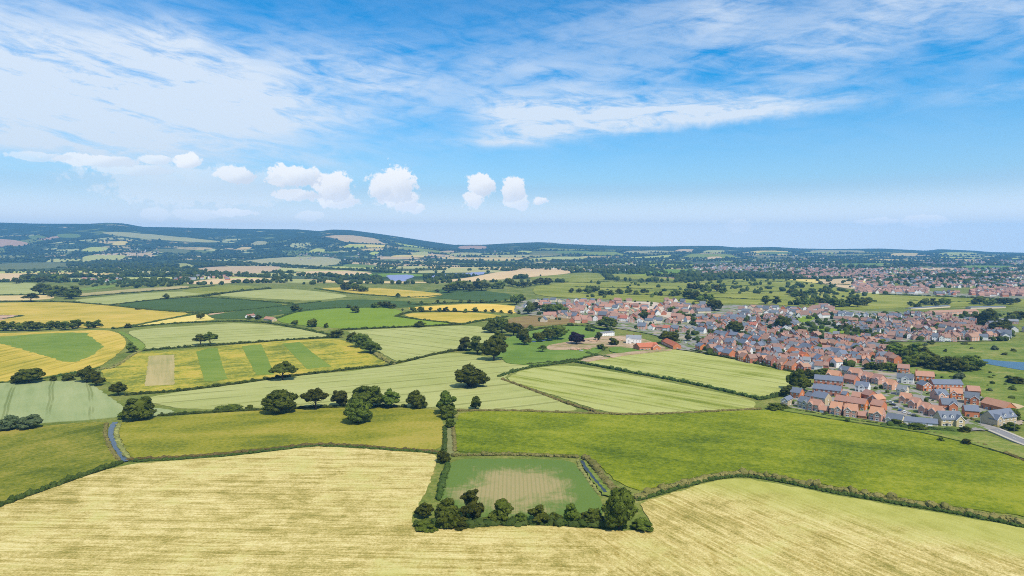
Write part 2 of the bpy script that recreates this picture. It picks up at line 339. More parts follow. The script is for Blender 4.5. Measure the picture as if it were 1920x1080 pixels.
def ground_mat():
    """rough grass close by; far off, a patchwork of fields and woods"""
    m_, t = mat('ground'); tc = t.n('TexCoord').outputs['Object']
    s = t.n('SeparateXYZ', {0: tc}); y = s.outputs[1]
    n1 = t.noise(tc, .03, 5.0, .6); n2 = t.noise(tc, .4, 5.0, .7); n0 = t.noise(tc, .004, 3.0, .5)
    near = t.ramp(t.step(t.add(t.mul(n1, .5), t.mul(n2, .5)), .3, .7), [(0, (.07, .10, .02)), (.4, (.12, .155, .03)), (.75, (.19, .20, .05)), (1, (.28, .25, .09))])
    wv = t.n('VectorMath', {0: tc, 1: t.comb(t.mul(n0, 260.0), t.mul(n0, -180.0), 0.0)}, operation='ADD').outputs[0]
    vo = t.n('TexVoronoi', {'Vector': wv, 'Scale': .0034, 'Randomness': .9}, feature='F1')
    cell = t.n('SeparateColor', {0: vo.outputs['Color']}).outputs[0]
    pc = t.ramp(cell, [(0, (.04, .07, .025)), (.33, (.05, .085, .03)), (.36, (.13, .17, .045)), (.5, (.16, .20, .05)), (.53, (.36, .38, .17)), (.66, (.40, .41, .19)), (.69, (.07, .12, .035)), (.8, (.10, .15, .04)), (.83, (.48, .38, .18)), (.93, (.50, .40, .2)), (1, (.36, .22, .15))])
    ve = t.n('TexVoronoi', {'Vector': wv, 'Scale': .0034, 'Randomness': .9}, feature='DISTANCE_TO_EDGE').outputs[0]
    pc = t.mix(t.step(t.add(ve, t.mul(n2, .02)), .05, .03), pc, (.04, .065, .022))
    wood = t.step(t.add(n0, t.mul(n1, .22), t.mul(t.step(y, 6000.0, 9500.0), .16)), .56, .62)
    pc = t.mix(wood, pc, t.mix(n2, (.022, .04, .013), (.045, .075, .022)))
    c = t.mix(t.step(y, 1900.0, 2500.0), near, pc)
    finish(t, c, .95, .03, bump(t, n2, .5, .6)); return m_
M['ground'] = ground_mat()

def estate_mat():
    m_, t = mat('estate_ground'); tc = t.n('TexCoord').outputs['Object']
    n1 = t.noise(tc, .09, 4.0, .6); n2 = t.noise(tc, .8, 5.0, .7); n3 = t.noise(tc, .035, 3.0)
    gard = t.mix(n2, (.07, .11, .02), (.15, .19, .05)); pav = t.mix(n2, (.17, .16, .15), (.30, .285, .265))
    c = t.mix(t.step(n1, .46, .52), gard, pav); c = t.mix(t.mul(t.step(n3, .58, .62), .7), c, (.36, .29, .21))
    finish(t, c, .9, .1); return m_
M['estate_ground'] = estate_mat()
M['asphalt'] = plain('asphalt', (.20, .20, .205), .15, .8, .9, .1)
M['path'] = plain('path', (.38, .35, .29), .15, .8, .9, .1)
M['kerb'] = plain('kerb', (.36, .36, .35), .1, .8, .9, .1)
M['track'] = plain('track', (.17, .18, .07), .3, .3, .95, .05)

def foliage(name, a, b, jit=.5, trans=.24):
    m_, t = mat(name); tc = t.n('TexCoord').outputs['Object']; g = t.n('NewGeometry')
    rn = g.outputs['Random Per Island']; oi = t.n('ObjectInfo').outputs['Random']
    c = t.mix(t.add(t.mul(rn, .7), t.mul(oi, .3)), a, b)
    c = t.n('HueSaturation', {'Hue': t.m('MULTIPLY_ADD', oi, .05, .475), 'Saturation': 1.0, 'Value': t.m('MULTIPLY_ADD', oi, jit, 1 - jit / 2), 'Color': c}).outputs[0]
    d = t.n('BsdfPrincipled', {'Base Color': c, 'Roughness': .85, 'Specular IOR Level': .03})
    tr = t.n('BsdfTranslucent', {'Color': c})
    mx = t.n('MixShader', {0: trans, 1: d.outputs[0], 2: tr.outputs[0]})
    o = t.n('OutputMaterial'); t.nt.links.new(mx.outputs[0], o.inputs[0]); return m_
M['leaf'] = foliage('leaf', (.022, .036, .005), (.13, .155, .022))
M['leaf_light'] = foliage('leaf_light', (.042, .065, .007), (.14, .165, .024))
M['leaf_grey'] = foliage('leaf_grey', (.06, .085, .035), (.11, .135, .06))
M['leaf_purple'] = foliage('leaf_purple', (.018, .012, .022), (.035, .020, .034), .2)
M['leaf_far'] = foliage('leaf_far', (.026, .046, .010), (.08, .105, .02))
M['hedge_green'] = foliage('hedge_green', (.035, .062, .012), (.085, .115, .026))
M['hedge_brown'] = foliage('hedge_brown', (.13, .125, .035), (.24, .20, .075))
M['reed'] = foliage('reed', (.14, .16, .04), (.30, .28, .10))
M['bark'] = plain('bark', (.075, .055, .038), .3, 3.0, .9, .1)

def roof_mat(name, col, row=.34, var=.25):
    m_, t = mat(name); tc = t.n('TexCoord').outputs['Object']; s = t.n('SeparateXYZ', {0: tc})
    q = t.m('FRACT', t.mul(s.outputs[2], 1 / row)); n = t.noise(tc, .9, 5.0, .65); n2 = t.noise(tc, .15, 3.0)
    oi = t.n('ObjectInfo').outputs['Random']
    c = t.mix(t.add(t.mul(n, .65), t.mul(n2, .35)), tuple(v * (1 - var) for v in col), tuple(min(1, v * (1 + var)) for v in col))
    c = t.mix(t.mul(t.step(q, .18, .0), .4), c, tuple(v * .5 for v in col))
    c = t.n('HueSaturation', {'Hue': t.m('MULTIPLY_ADD', oi, .016, .492), 'Saturation': t.m('MULTIPLY_ADD', oi, .2, .9), 'Value': t.m('MULTIPLY_ADD', oi, .35, .83), 'Color': c}).outputs[0]
    finish(t, c, .7, .25, bump(t, q, .3, .03)); return m_
def wall_mat(name, col, brick=False):
    m_, t = mat(name); tc = t.n('TexCoord').outputs['Object']; oi = t.n('ObjectInfo').outputs['Random']
    n = t.noise(tc, 1.2, 5.0, .6)
    c = t.mix(n, tuple(v * .84 for v in col), tuple(min(.85, v * 1.14) for v in col))
    if brick:
        s = t.n('SeparateXYZ', {0: tc}); q = t.m('FRACT', t.mul(s.outputs[2], 1 / .15))
        c = t.mix(t.mul(t.step(q, .2, .0), .25), c, (.40, .34, .28))
    c = t.n('HueSaturation', {'Hue': t.m('MULTIPLY_ADD', oi, .012, .494), 'Saturation': t.m('MULTIPLY_ADD', oi, .2, .9), 'Value': t.m('MULTIPLY_ADD', oi, .2, .9), 'Color': c}).outputs[0]
    finish(t, c, .85, .15); return m_
ROOF = {'slate': roof_mat('roof_slate', (.125, .148, .19)), 'grey': roof_mat('roof_grey', (.20, .215, .235)), 'orange': roof_mat('roof_orange', (.37, .20, .14)),
        'brown': roof_mat('roof_brown', (.29, .175, .13)), 'red': roof_mat('roof_red', (.40, .13, .07))}
WALL = {'brick': wall_mat('wall_brick', (.50, .18, .08), True), 'pink': wall_mat('wall_pink_brick', (.52, .30, .225), True), 'dark': wall_mat('wall_dark_brick', (.33, .13, .09), True),
        'white': wall_mat('wall_white', (.74, .735, .71)), 'cream': wall_mat('wall_cream', (.62, .53, .37)), 'stone': wall_mat('wall_stone', (.47, .39, .245))}
M['white_paint'] = plain('white_paint', (.78, .78, .77), .05, 2.0, .5, .3)
def glass_mat():
    m_, t = mat('window_glass'); finish(t, (.06, .075, .095), .12, .6); return m_
M['glass'] = glass_mat()
M['door'] = plain('door', (.10, .11, .13), .2, 2.0, .5, .3, jitter=.6)
M['chimney'] = plain('chimney', (.30, .12, .07), .2, 3.0, .9, .1)
def water_mat():
    m_, t = mat('water'); tc = t.n('TexCoord').outputs['Object']
    n = t.noise(tc, .8, 3.0); finish(t, t.mix(n, (.02, .035, .05), (.05, .065, .07)), .18, .4, bump(t, n, .3, .15)); return m_
M['water'] = water_mat()
M['ditch_water'] = plain('ditch_water', (.035, .045, .045), .3, .6, .3, .22)
M['solar'] = plain('solar', (.20, .24, .40), .1, .2, .25, .6)
M['metal'] = plain('metal', (.45, .46, .47), .1, 2.0, .45, .4, .6)
M['tyre'] = plain('tyre', (.02, .02, .02), .1, 3.0, .8, .2)
PAINT = {'white': plain('paint_white', (.75, .75, .75), .03, 2., .3, .5), 'black': plain('paint_black', (.02, .02, .022), .05, 2., .25, .5), 'blue': plain('paint_blue', (.06, .12, .32), .05, 2., .3, .5),
         'red': plain('paint_red', (.36, .03, .03), .05, 2., .3, .5), 'silver': plain('paint_silver', (.42, .43, .44), .05, 2., .3, .5)}
# ------------------------------------------------------------------ the ground sheet
def build_ground():
    rs = np.concatenate([[0.5], np.geomspace(15, 11800, 290)])
    an = np.concatenate([np.arange(-180, -50, 5.0), np.arange(-50, 50.01, 0.34), np.arange(55, 180, 5.0)])
    a = np.radians(an); Rr, A = np.meshgrid(rs, a, indexing='ij')
    x, y = Rr * np.sin(A), Rr * np.cos(A); V = np.stack([x, y, hgt(x, y)], -1).reshape(-1, 3)
    n, m_ = len(rs), len(a); i, j = np.meshgrid(np.arange(n - 1), np.arange(m_), indexing='ij'); k = (j + 1) % m_
    F = np.stack([i * m_ + j, (i + 1) * m_ + j, (i + 1) * m_ + k, i * m_ + k], -1).reshape(-1, 4)[:, ::-1]
    o = mk('ground', mesh_np('ground', V, [F], M['ground'], smooth=True)); tag(o, kind='structure')
build_ground()

# ------------------------------------------------------------------ air
def build_haze():
    V = np.array([(x, y, z) for x in (-12600, 12600) for y in (-12500, 12500) for z in (-60, 520)], float)
    F = np.array([(0, 1, 3, 2), (4, 6, 7, 5), (0, 4, 5, 1), (2, 3, 7, 6), (0, 2, 6, 4), (1, 5, 7, 3)])
    m_ = bpy.data.materials.new('haze_air'); m_.use_nodes = True; t = NT(m_.node_tree)
    v = t.n('VolumePrincipled', {'Color': (.20, .56, 1.0), 'Density': 1.02e-4, 'Anisotropy': 0.15})
    o = t.n('OutputMaterial'); t.nt.links.new(v.outputs[0], o.inputs['Volume'])
    tag(mk('haze', mesh_np('haze', V, [F], m_)), 'pale summer haze lying over the far hills', 'haze', kind='stuff')
build_haze()

# ------------------------------------------------------------------ fields traced on the terrain
LAYER = [0]
def resample(P, ds, closed=True, jit=0.0):
    P = np.asarray(P, float); Q = np.vstack([P, P[:1]]) if closed else P
    out = []
    for i in range(len(Q) - 1):
        a, b = Q[i], Q[i + 1]; L = np.linalg.norm(b[:2] - a[:2]); d = ds if np.isscalar(ds) else max(ds[0], a[1] / ds[1])
        n = max(1, int(L / d)); f = np.arange(n) / n
        out.append(a[None] + f[:, None] * (b - a)[None])
    out = np.vstack(out + ([] if closed else [Q[-1:]]))
    if jit: out[:, :2] += nr.normal(0, 1, (len(out), 2)) * (jit * np.minimum(1, out[:, 1:2] / 400))
    return out
def smooth_poly(P, closed=True, it=2):
    """round the corners a little (Chaikin)"""
    P = np.asarray(P, float)
    for _ in range(it):
        Q = np.roll(P, -1, 0) if closed else P[1:]; B = P if closed else P[:-1]
        N = np.empty((2 * len(B), P.shape[1])); N[0::2] = .8 * B + .2 * Q; N[1::2] = .2 * B + .8 * Q
        P = N if closed else np.vstack([P[:1], N, P[-1:]])
    return P
def drape(name, poly, material, off, origin=None, rot=0.0, jit=0.5, ds=(2.5, 130), skirt=True):
    B = resample(poly, ds, True, jit)[:, :2]
    lo, hi = B.min(0), B.max(0); yc = (lo[1] + hi[1]) / 2
    pts = [tuple(b) for b in B]; nb = len(pts)
    if hi[1] > 540:
        g = max(22.0, (hi - lo).max() / 36)
        gx, gy = np.meshgrid(np.arange(lo[0], hi[0], g), np.arange(lo[1], hi[1], g)); G = np.stack([gx.ravel(), gy.ravel()], 1)
        if len(G): G = G[in_poly(G, B)]; pts += [tuple(q) for q in G]
    vs, es, fs, *_ = mgeo.delaunay_2d_cdt([Vector(p) for p in pts], [], [list(range(nb))], 1, 0.001)
    V = np.array([(v.x, v.y) for v in vs]); F = [list(f) for f in fs]
    if not len(F): return None
    T = np.array(F); Z = hgt(V[:, 0], V[:, 1]) + off
    a = V[T[:, 1]] - V[T[:, 0]]; b = V[T[:, 2]] - V[T[:, 0]]; fl = (a[:, 0] * b[:, 1] - a[:, 1] * b[:, 0]) < 0
    T[fl] = T[fl][:, ::-1]; V3 = np.column_stack([V, Z]); FF = [T]
    if skirt:                                        # the standing crop has a side
        ed = {}
        for tri in T:
            for p, q in ((0, 1), (1, 2), (2, 0)): ed[(tri[p], tri[q])] = 1
        bd = [e for e in ed if (e[1], e[0]) not in ed]
        n0 = len(V3); low = {}; ex = []
        for e in bd:
            for k in e:
                if k not in low: low[k] = n0 + len(ex); ex.append((V3[k, 0], V3[k, 1], V3[k, 2] - off - .4))
        V3 = np.vstack([V3, ex]); FF.append(np.array([(e[1], e[0], low[e[0]], low[e[1]]) for e in bd]))
    if origin is None: origin = (V[:, 0].mean(), V[:, 1].mean())
    L = V3.copy(); L[:, 0] -= origin[0]; L[:, 1] -= origin[1]
    if rot:
        c, s = math.cos(-rot), math.sin(-rot); L[:, :2] = L[:, :2] @ np.array([[c, s], [-s, c]])
    return mk(name, mesh_np(name, L, FF, material), None, (origin[0], origin[1], 0), rot)
FIELD_POLYS = []
def field(pix, material, label=None, dirpx=None, off=None, origin=None, jit=.5, rnd=True, name='field', skirt=True):
    P = unproj(smooth_poly(pix) if rnd else pix); FIELD_POLYS.append(P[:, :2])
    LAYER[0] += 1
    yc = P[:, 1].mean(); o_ = (0.35 if off is None else off) + LAYER[0] * 0.006 + max(0, yc - 700) * 2.2e-4
    rot = 0.0
    if dirpx: q = unproj(dirpx); rot = math.atan2(q[1, 1] - q[0, 1], q[1, 0] - q[0, 0])
    o = drape(name, P, M[material], o_, origin, rot, jit, skirt=skirt)
    if o: tag(o, label, name.replace('_', ' ') if label else None, kind='structure')
    return o
# --- foreground
field([(-60, 965), (0, 951), (60, 930), (150, 898), (228, 873), (330, 864), (430, 857), (520, 846), (590, 838), (650, 840), (730, 846), (819, 851), (817, 870), (806, 905), (793, 935), (774, 965),
       (770, 988), (800, 992), (900, 988), (1000, 986), (1100, 991), (1160, 997), (1215, 997), (1224, 988), (1210, 965), (1199, 945), (1260, 926), (1330, 905), (1385, 897), (1450, 906), (1560, 929),
       (1700, 953), (1830, 975), (1960, 999), (2100, 1030), (2100, 1240), (-160, 1240), (-160, 990)], 'straw', 'mown straw coloured field filling the whole foreground', origin=(0, 0))
field([(-80, 830), (0, 809), (60, 801), (140, 794), (198, 791), (209, 800), (200, 815), (213, 845), (226, 861), (215, 869), (150, 890), (60, 923), (0, 942), (-80, 962)], 'meadow_olive', 'dark olive meadow left of the narrow blue stream', [(0, 880), (200, 830)])
field([(232, 791), (300, 783), (400, 776), (500, 770), (640, 765), (760, 765), (824, 770), (831, 790), (832, 830), (820, 845), (740, 841), (650, 834), (590, 832), (520, 838), (420, 848), (320, 857), (246, 862), (238, 845), (224, 820), (219, 800)],
      'meadow_gold', 'yellowing meadow between the stream and the row of oaks', [(250, 830), (800, 800)])
field([(862, 772), (960, 772), (1100, 777), (1200, 780), (1320, 774), (1420, 769), (1470, 770), (1530, 783), (1620, 797), (1720, 812), (1800, 828), (1900, 858), (1990, 882), (1990, 992), (1920, 968), (1830, 957), (1700, 936), (1560, 912), (1450, 890), (1388, 882),
       (1330, 889), (1260, 908), (1200, 922), (1180, 915), (1150, 899), (1122, 872), (1100, 857), (1060, 852), (960, 849), (862, 849), (850, 840), (853, 800)], 'meadow_bright', 'bright green meadow in front of the near housing estate', [(900, 800), (1800, 900)])
field([(845, 862), (960, 861), (1074, 864), (1088, 885), (1108, 910), (1128, 938), (1130, 976), (1000, 980), (900, 975), (838, 957), (822, 937), (834, 895)], 'sparse_crop', 'small green plot with a bare brown heart', jit=.2)
field([(-80, 722), (0, 719), (90, 715), (150, 714), (174, 722), (205, 745), (239, 769), (232, 781), (180, 787), (100, 792), (0, 800), (-80, 806)], 'barley_blue', 'blue green barley field at the left edge', [(40, 800), (60, 718)])
field([(242, 766), (285, 764), (328, 771), (322, 777), (250, 783)], 'barley_blue', 'small pale wedge of barley behind the round oak by the stream')
field([(268, 748), (330, 736), (420, 725), (520, 711), (600, 701), (640, 699), (720, 688), (760, 681), (800, 669), (850, 661), (905, 669), (960, 673), (1002, 683), (942, 706), (970, 722), (1030, 745), (1086, 769), (1060, 772),
       (950, 770), (860, 767), (700, 761), (600, 763), (480, 766), (400, 768), (330, 766), (290, 757)], 'barley', 'long pale barley field sweeping behind the row of oaks', [(400, 745), (900, 700)])
field([(944, 712), (985, 692), (1060, 685), (1120, 692), (1200, 707), (1300, 727), (1418, 752), (1412, 767), (1320, 772), (1200, 776), (1135, 774), (1055, 748), (990, 726)], 'barley_patchy', 'streaky pale green field below the dark dividing hedge', [(1000, 700), (1400, 765)])
field([(1082, 679), (1120, 669), (1170, 661), (1260, 655), (1300, 661), (1400, 679), (1465, 694), (1520, 708), (1488, 714), (1477, 729), (1450, 742), (1420, 746), (1300, 718), (1200, 700), (1112, 684)], 'barley_patchy', 'streaky pale green field along the brick housing estate', [(1100, 675), (1450, 730)])
field([(-80, 622), (0, 626), (120, 621), (200, 619), (225, 626), (237, 640), (235, 651), (213, 671), (185, 689), (130, 699), (60, 710), (0, 718), (-80, 724)], 'wheat', 'yellow field with a green kite shaped patch', [(0, 690), (200, 640)])
field([(-60, 634), (0, 632), (80, 626), (160, 623), (170, 632), (194, 648), (184, 660), (164, 672), (140, 680), (110, 677), (60, 661), (0, 644), (-60, 636)], 'green_strip', 'green kite shaped patch inside the yellow field', [(0, 640), (190, 650)], .42, jit=1.2, name='crop_patch')
field([(187, 694), (216, 691), (246, 667), (258, 661), (340, 657), (450, 646), (550, 638), (640, 635), (678, 655), (698, 668), (730, 683), (640, 692), (520, 706), (400, 721), (320, 732), (240, 738), (202, 719)], 'wheat_weedy', 'yellow field crossed by green strips', [(250, 700), (700, 660)])
for q, lab in (([(368, 660), (390, 654), (408, 653), (415, 680), (427, 711), (400, 716), (383, 715)], 'leftmost of the three green strips in the yellow field'),
               ([(453, 650), (490, 646), (503, 675), (514, 703), (481, 704)], 'middle green strip running behind the oak'),
               ([(530, 645), (562, 642), (590, 665), (622, 688), (576, 693)], 'rightmost slanting green strip in the yellow field')):
    field(q, 'green_strip', lab, None, .45, jit=.25, rnd=False, name='crop_patch')
field([(279, 668), (327, 666), (327, 722), (271, 725)], 'brown_strip', 'brownish square plot in the yellow field', [(275, 720), (281, 670)], .45, jit=.3, rnd=False, name='crop_patch')
field([(238, 621), (300, 615), (400, 609), (440, 606), (500, 609), (560, 617), (616, 628), (610, 632), (500, 640), (350, 650), (273, 656), (272, 645), (262, 637), (246, 630)], 'barley', 'pale barley field with a spreading oak on its edge', [(280, 645), (600, 628)])
field([(232, 622), (243, 630), (260, 638), (271, 646), (271, 656), (254, 656), (250, 645), (238, 634), (218, 622)], 'green_strip', 'green grass corner beside the pale barley', name='crop_patch')
field([(646, 621), (700, 618), (800, 614), (860, 611), (900, 612), (924, 622), (934, 635), (924, 645), (875, 653), (838, 659), (790, 669), (745, 679), (731, 672), (702, 655), (691, 641), (667, 628)], 'barley', 'pale barley field with slanting tractor lines', [(660, 625), (860, 650)])
field([(510, 597), (560, 583), (640, 578), (730, 577), (758, 585), (742, 593), (780, 600), (858, 608), (750, 612), (640, 617), (570, 611), (530, 606)], 'grass_lime', 'lime green pasture with scattered oaks', [(540, 600), (800, 600)])
field([(754, 592), (776, 587), (850, 586), (900, 587), (948, 593), (898, 601), (868, 607), (800, 601)], 'wheat', 'small tan wheat field between hedges', [(760, 592), (940, 594)])
field([(763, 577), (860, 571), (920, 570), (970, 575), (981, 582), (960, 589), (920, 584), (800, 582), (772, 581)], 'wheat_gold', 'golden strip of wheat behind a ragged hedge', [(770, 579), (960, 579)])
field([(205, 573), (300, 562), (362, 558), (450, 562), (543, 571), (480, 580), (390, 585), (290, 582)], 'beet', 'dark green beet field behind the large yellow field', [(220, 573), (500, 570)])
field([(388, 592), (450, 583), (545, 573), (600, 567), (660, 561), (760, 565), (800, 571), (770, 577), (640, 577), (520, 590), (480, 598), (402, 598)], 'beet', 'dark green field beside the lime pasture', [(400, 595), (700, 568)])
field([(386, 590), (400, 588), (425, 586), (405, 592)], 'red_soil', 'bare reddish corner of the dark green field')
field([(505, 586), (530, 582), (545, 580), (525, 584)], 'red_soil', 'thin reddish strip by the farmhouse')
field([(790, 548), (840, 541), (900, 545), (962, 552), (955, 562), (920, 566), (820, 560), (775, 556)], 'beet', 'dark green field left of the new estate', [(800, 550), (950, 555)])
field([(255, 611), (320, 598), (384, 588), (395, 596), (405, 600), (330, 605), (270, 612)], 'field_tan', 'tan strip beside the hedge of the yellow field')
field([(132, 564), (200, 556), (300, 548), (380, 546), (394, 551), (330, 556), (202, 572), (170, 569)], 'barley', 'pale field with a lone round tree', [(150, 566), (390, 548)])
field([(402, 555), (440, 548), (510, 542), (560, 543), (640, 552), (655, 557), (580, 565), (480, 559)], 'barley', 'domed pale field beyond the dark beet', [(410, 553), (640, 552)])
field([(-80, 572), (0, 568), (120, 567), (200, 573), (280, 582), (363, 587), (320, 596), (250, 609), (230, 614), (190, 616), (-80, 612)], 'wheat', 'large yellow wheat field behind the dark tree row', [(0, 590), (300, 590)])
field([(-60, 592), (0, 591), (48, 592), (20, 597), (0, 602), (-60, 606)], 'red_soil', 'pink ploughed corner in the yellow wheat', None, .6)
field([(597, 541), (650, 539), (700, 540), (760, 544), (840, 552), (798, 560), (760, 557), (660, 550), (630, 545)], 'wheat', 'yellow field with a lone tree by the dark green field', [(610, 543), (820, 553)])
field([(330, 546), (400, 537), (440, 535), (498, 540), (430, 548), (380, 552)], 'pasture', 'olive pasture beyond the pale field')
field([(147, 551), (240, 543), (350, 536), (358, 540), (250, 547), (148, 556)], 'brown_strip', 'tan fallow strip behind the pale field', [(150, 553), (350, 538)])
field([(-60, 531), (84, 531), (70, 543), (95, 551), (0, 552), (-60, 552)], 'barley', 'pale field left of the dark copse')
field([(-60, 556), (60, 554), (103, 553), (100, 562), (-60, 565)], 'field_tan', 'tan field with a spreading oak at the left')
field([(-60, 515), (50, 514), (53, 520), (30, 527), (-60, 529)], 'stubble', 'orange stubble field at the left edge')
field([(150, 541), (220, 534), (220, 538), (152, 546)], 'green_strip', 'small green field beside the farm trees')
field([(118, 522), (200, 520), (212, 523), (120, 528)], 'barley', 'small pale field among the far trees')
field([(342, 532), (380, 525), (440, 522), (500, 522), (530, 524), (440, 530), (390, 534)], 'stubble', 'orange strip behind a dark hedge')
field([(500, 524), (560, 524), (620, 527), (560, 531), (505, 529)], 'barley', 'pale strip beside the orange field')
field([(362, 505), (400, 500), (530, 499), (520, 507), (480, 514), (402, 512)], 'field_tan', 'broad tan field below the dark wood')
field([(326, 494), (354, 494), (364, 501), (340, 503)], 'barley', 'pale corner field under the dark wood')
field([(450, 490), (520, 483), (600, 481), (640, 486), (640, 495), (600, 500), (520, 497), (460, 494)], 'field_pale', 'wide pale fields in the middle distance')
field([(552, 511), (600, 508), (660, 509), (700, 512), (690, 516), (560, 516)], 'stubble', 'orange strip left of the solar panels')
field([(745, 500), (800, 499), (804, 504), (745, 504)], 'field_pale', 'small pale field above the solar panels')
field([(835, 503), (900, 502), (928, 503), (880, 508), (836, 509)], 'field_pale', 'pale field beyond the far stubble')
field([(825, 527), (880, 521), (930, 511), (980, 506), (1040, 506), (1080, 510), (1060, 514), (980, 521), (890, 528), (850, 530)], 'stubble', 'long peach stubble field crossing the middle distance', [(830, 527), (1070, 510)])
field([(985, 521), (1062, 514), (1092, 511), (1128, 513), (1138, 524), (1095, 531), (1010, 526)], 'pasture', 'olive sloping pasture right of the stubble')
field([(1137, 514), (1180, 515), (1270, 523), (1278, 528), (1200, 524), (1143, 524)], 'pasture', 'long thin pasture beyond the estate')
field([(985, 486), (1040, 481), (1100, 482), (1105, 487), (1040, 488), (990, 489)], 'field_pale', 'pale far field under the low hills')
field([(283, 471), (290, 467), (350, 467), (358, 472), (345, 477)], 'field_green', 'small green field at the foot of the hills')
for q, mt in (([(672, 470), (690, 466), (722, 466), (715, 470)], 'field_tan'), ([(690, 476), (700, 472), (712, 473), (708, 480)], 'field_pale'), ([(765, 478), (785, 472), (805, 473), (800, 480)], 'field_pale'), ([(728, 482), (745, 478), (806, 479), (800, 483)], 'field_tan'),
              ([(838, 480), (850, 474), (905, 474), (898, 480)], 'field_pale'), ([(820, 473), (840, 470), (858, 471), (850, 474)], 'field_tan'), ([(964, 474), (975, 470), (1000, 471), (990, 475)], 'field_pale'), ([(1165, 475), (1180, 470), (1225, 471), (1215, 475)], 'field_pale'), ([(1262, 472), (1275, 467), (1304, 468), (1298, 473)], 'stubble'),
              ([(1313, 475), (1325, 469), (1364, 470), (1350, 475)], 'field_pale'), ([(1415, 477), (1430, 472), (1490, 473), (1480, 477)], 'field_green'), ([(1508, 473), (1530, 469), (1625, 470), (1615, 474)], 'field_pale'), ([(1665, 479), (1680, 474), (1725, 475), (1718, 479)], 'field_tan'), ([(1755, 478), (1770, 473), (1835, 474), (1825, 478)], 'field_pale'),
              ([(145, 488), (165, 478), (245, 479), (225, 488)], 'field_pale'), ([(150, 472), (168, 463), (205, 464), (196, 472)], 'field_pale'), ([(468, 460), (480, 452), (502, 453), (498, 460)], 'field_pale'), ([(208, 460), (218, 452), (242, 453), (236, 460)], 'field_tan'), ([(575, 474), (590, 466), (612, 467), (606, 474)], 'field_pale'),
              ([(440, 468), (455, 463), (475, 464), (465, 468)], 'field_tan'), ([(640, 464), (655, 459), (690, 461), (680, 465)], 'field_pale'), ([(1035, 475), (1050, 470), (1110, 471), (1100, 476)], 'field_green'), ([(985, 479), (1000, 475), (1060, 476), (1050, 480)], 'grass_far'), ([(1100, 499), (1130, 495), (1200, 496), (1190, 500)], 'field_green'),
              ([(1230, 508), (1250, 505), (1300, 506), (1290, 509)], 'field_green'), ([(1290, 496), (1305, 490), (1380, 492), (1360, 497)], 'field_dark'), ([(700, 490), (720, 486), (760, 487), (750, 491)], 'field_green'), ([(640, 500), (650, 495), (712, 498), (700, 503)], 'field_green'), ([(1560, 498), (1580, 494), (1660, 495), (1650, 499)], 'field_green'), ([(1790, 502), (1810, 498), (1900, 499), (1890, 505)], 'field_green')):
    field(q, mt, None, None, .3)
field([(-20, 498), (20, 493), (126, 492), (125, 500), (90, 504), (-20, 507)], 'field_green', 'green pasture at the far left')
field([(-40, 448), (20, 449), (56, 456), (50, 461), (-40, 464)], 'red_soil', 'pink ploughed field on the far hillside')
field([(862, 461), (912, 461), (912, 467), (858, 467)], 'red_soil', 'pink ploughed strip on the far plain')
field([(104, 440), (130, 438), (152, 440), (150, 446), (112, 446)], 'field_green', 'green hillside field between dark woods')
field([(50, 443), (75, 441), (90, 446), (60, 449)], 'field_green', 'smaller green hillside field at the left')
field([(185, 436), (230, 435), (300, 441), (390, 450), (420, 454), (380, 455), (300, 450), (215, 442)], 'field_pale', 'pale fields stepping down the far ridge')
field([(1325, 482), (1352, 481), (1355, 486), (1326, 487)], 'stubble', 'small golden field on the far plain')
field([(1720, 503), (1790, 502), (1795, 507), (1735, 508)], 'field_tan', 'golden field beyond the far town')
# --- meadows beyond and beside the estates
field([(1000, 534), (1138, 526), (1280, 531), (1400, 522), (1500, 525), (1600, 549), (1700, 553), (1860, 559), (1990, 562), (1990, 579), (1860, 574), (1700, 577), (1600, 582), (1480, 574), (1400, 570), (1290, 569), (1210, 566), (1150, 563), (1000, 556)],
      'pasture', 'wide green pastures between the estate and the far town', [(1000, 545), (1900, 565)], .2)
field([(1520, 527), (1590, 522), (1620, 530), (1640, 535), (1600, 545)], 'field_tan', 'tan rough pasture near the far red roofs')
field([(926, 652), (945, 637), (985, 623), (1050, 613), (1092, 612), (1130, 620), (1146, 630), (1120, 640), (1130, 655), (1115, 668), (1090, 673), (1000, 686), (950, 683), (940, 672), (915, 665)], 'grass_park', 'bright parkland lawn with standing trees')
field([(1140, 652), (1200, 648), (1235, 655), (1190, 664), (1145, 662)], 'grass_park', 'green lawn before the orange roofed barn')
field([(950, 598), (1000, 592), (1050, 595), (1100, 605), (1060, 608), (1000, 612), (972, 619), (952, 613)], 'brown_heath', 'rough brown field beside the new houses')
field([(1022, 650), (1070, 641), (1120, 632), (1180, 630), (1212, 638), (1240, 650), (1250, 655), (1200, 656), (1140, 650), (1092, 656), (1030, 659)], 'site_soil', 'bare reddish earth around the white manor', None, .42, name='building_plot')
field([(1096, 672), (1180, 661), (1260, 655), (1262, 658), (1180, 666), (1110, 679), (1090, 680)], 'site_soil', 'thin bare strip along the top of the pale field', None, .45, name='building_plot')
field([(1175, 566), (1236, 567), (1264, 584), (1300, 606), (1268, 602), (1225, 590), (1182, 578)], 'pale_soil', 'pale bare ground of the building site', None, .5, name='building_plot')
field([(1470, 764), (1540, 776), (1660, 796), (1760, 806), (1830, 812), (1990, 860), (1990, 884), (1900, 856), (1800, 828), (1720, 811), (1620, 796), (1530, 782), (1460, 771)], 'rough_grass', 'rough bank along the near estate', None, .3)
field([(1690, 692), (1720, 660), (1760, 648), (1900, 640), (1990, 640), (1990, 800), (1915, 792), (1890, 770), (1840, 745), (1800, 725), (1755, 712), (1720, 706)], 'rough_grass', 'rough green common right of the estate', None, .25)
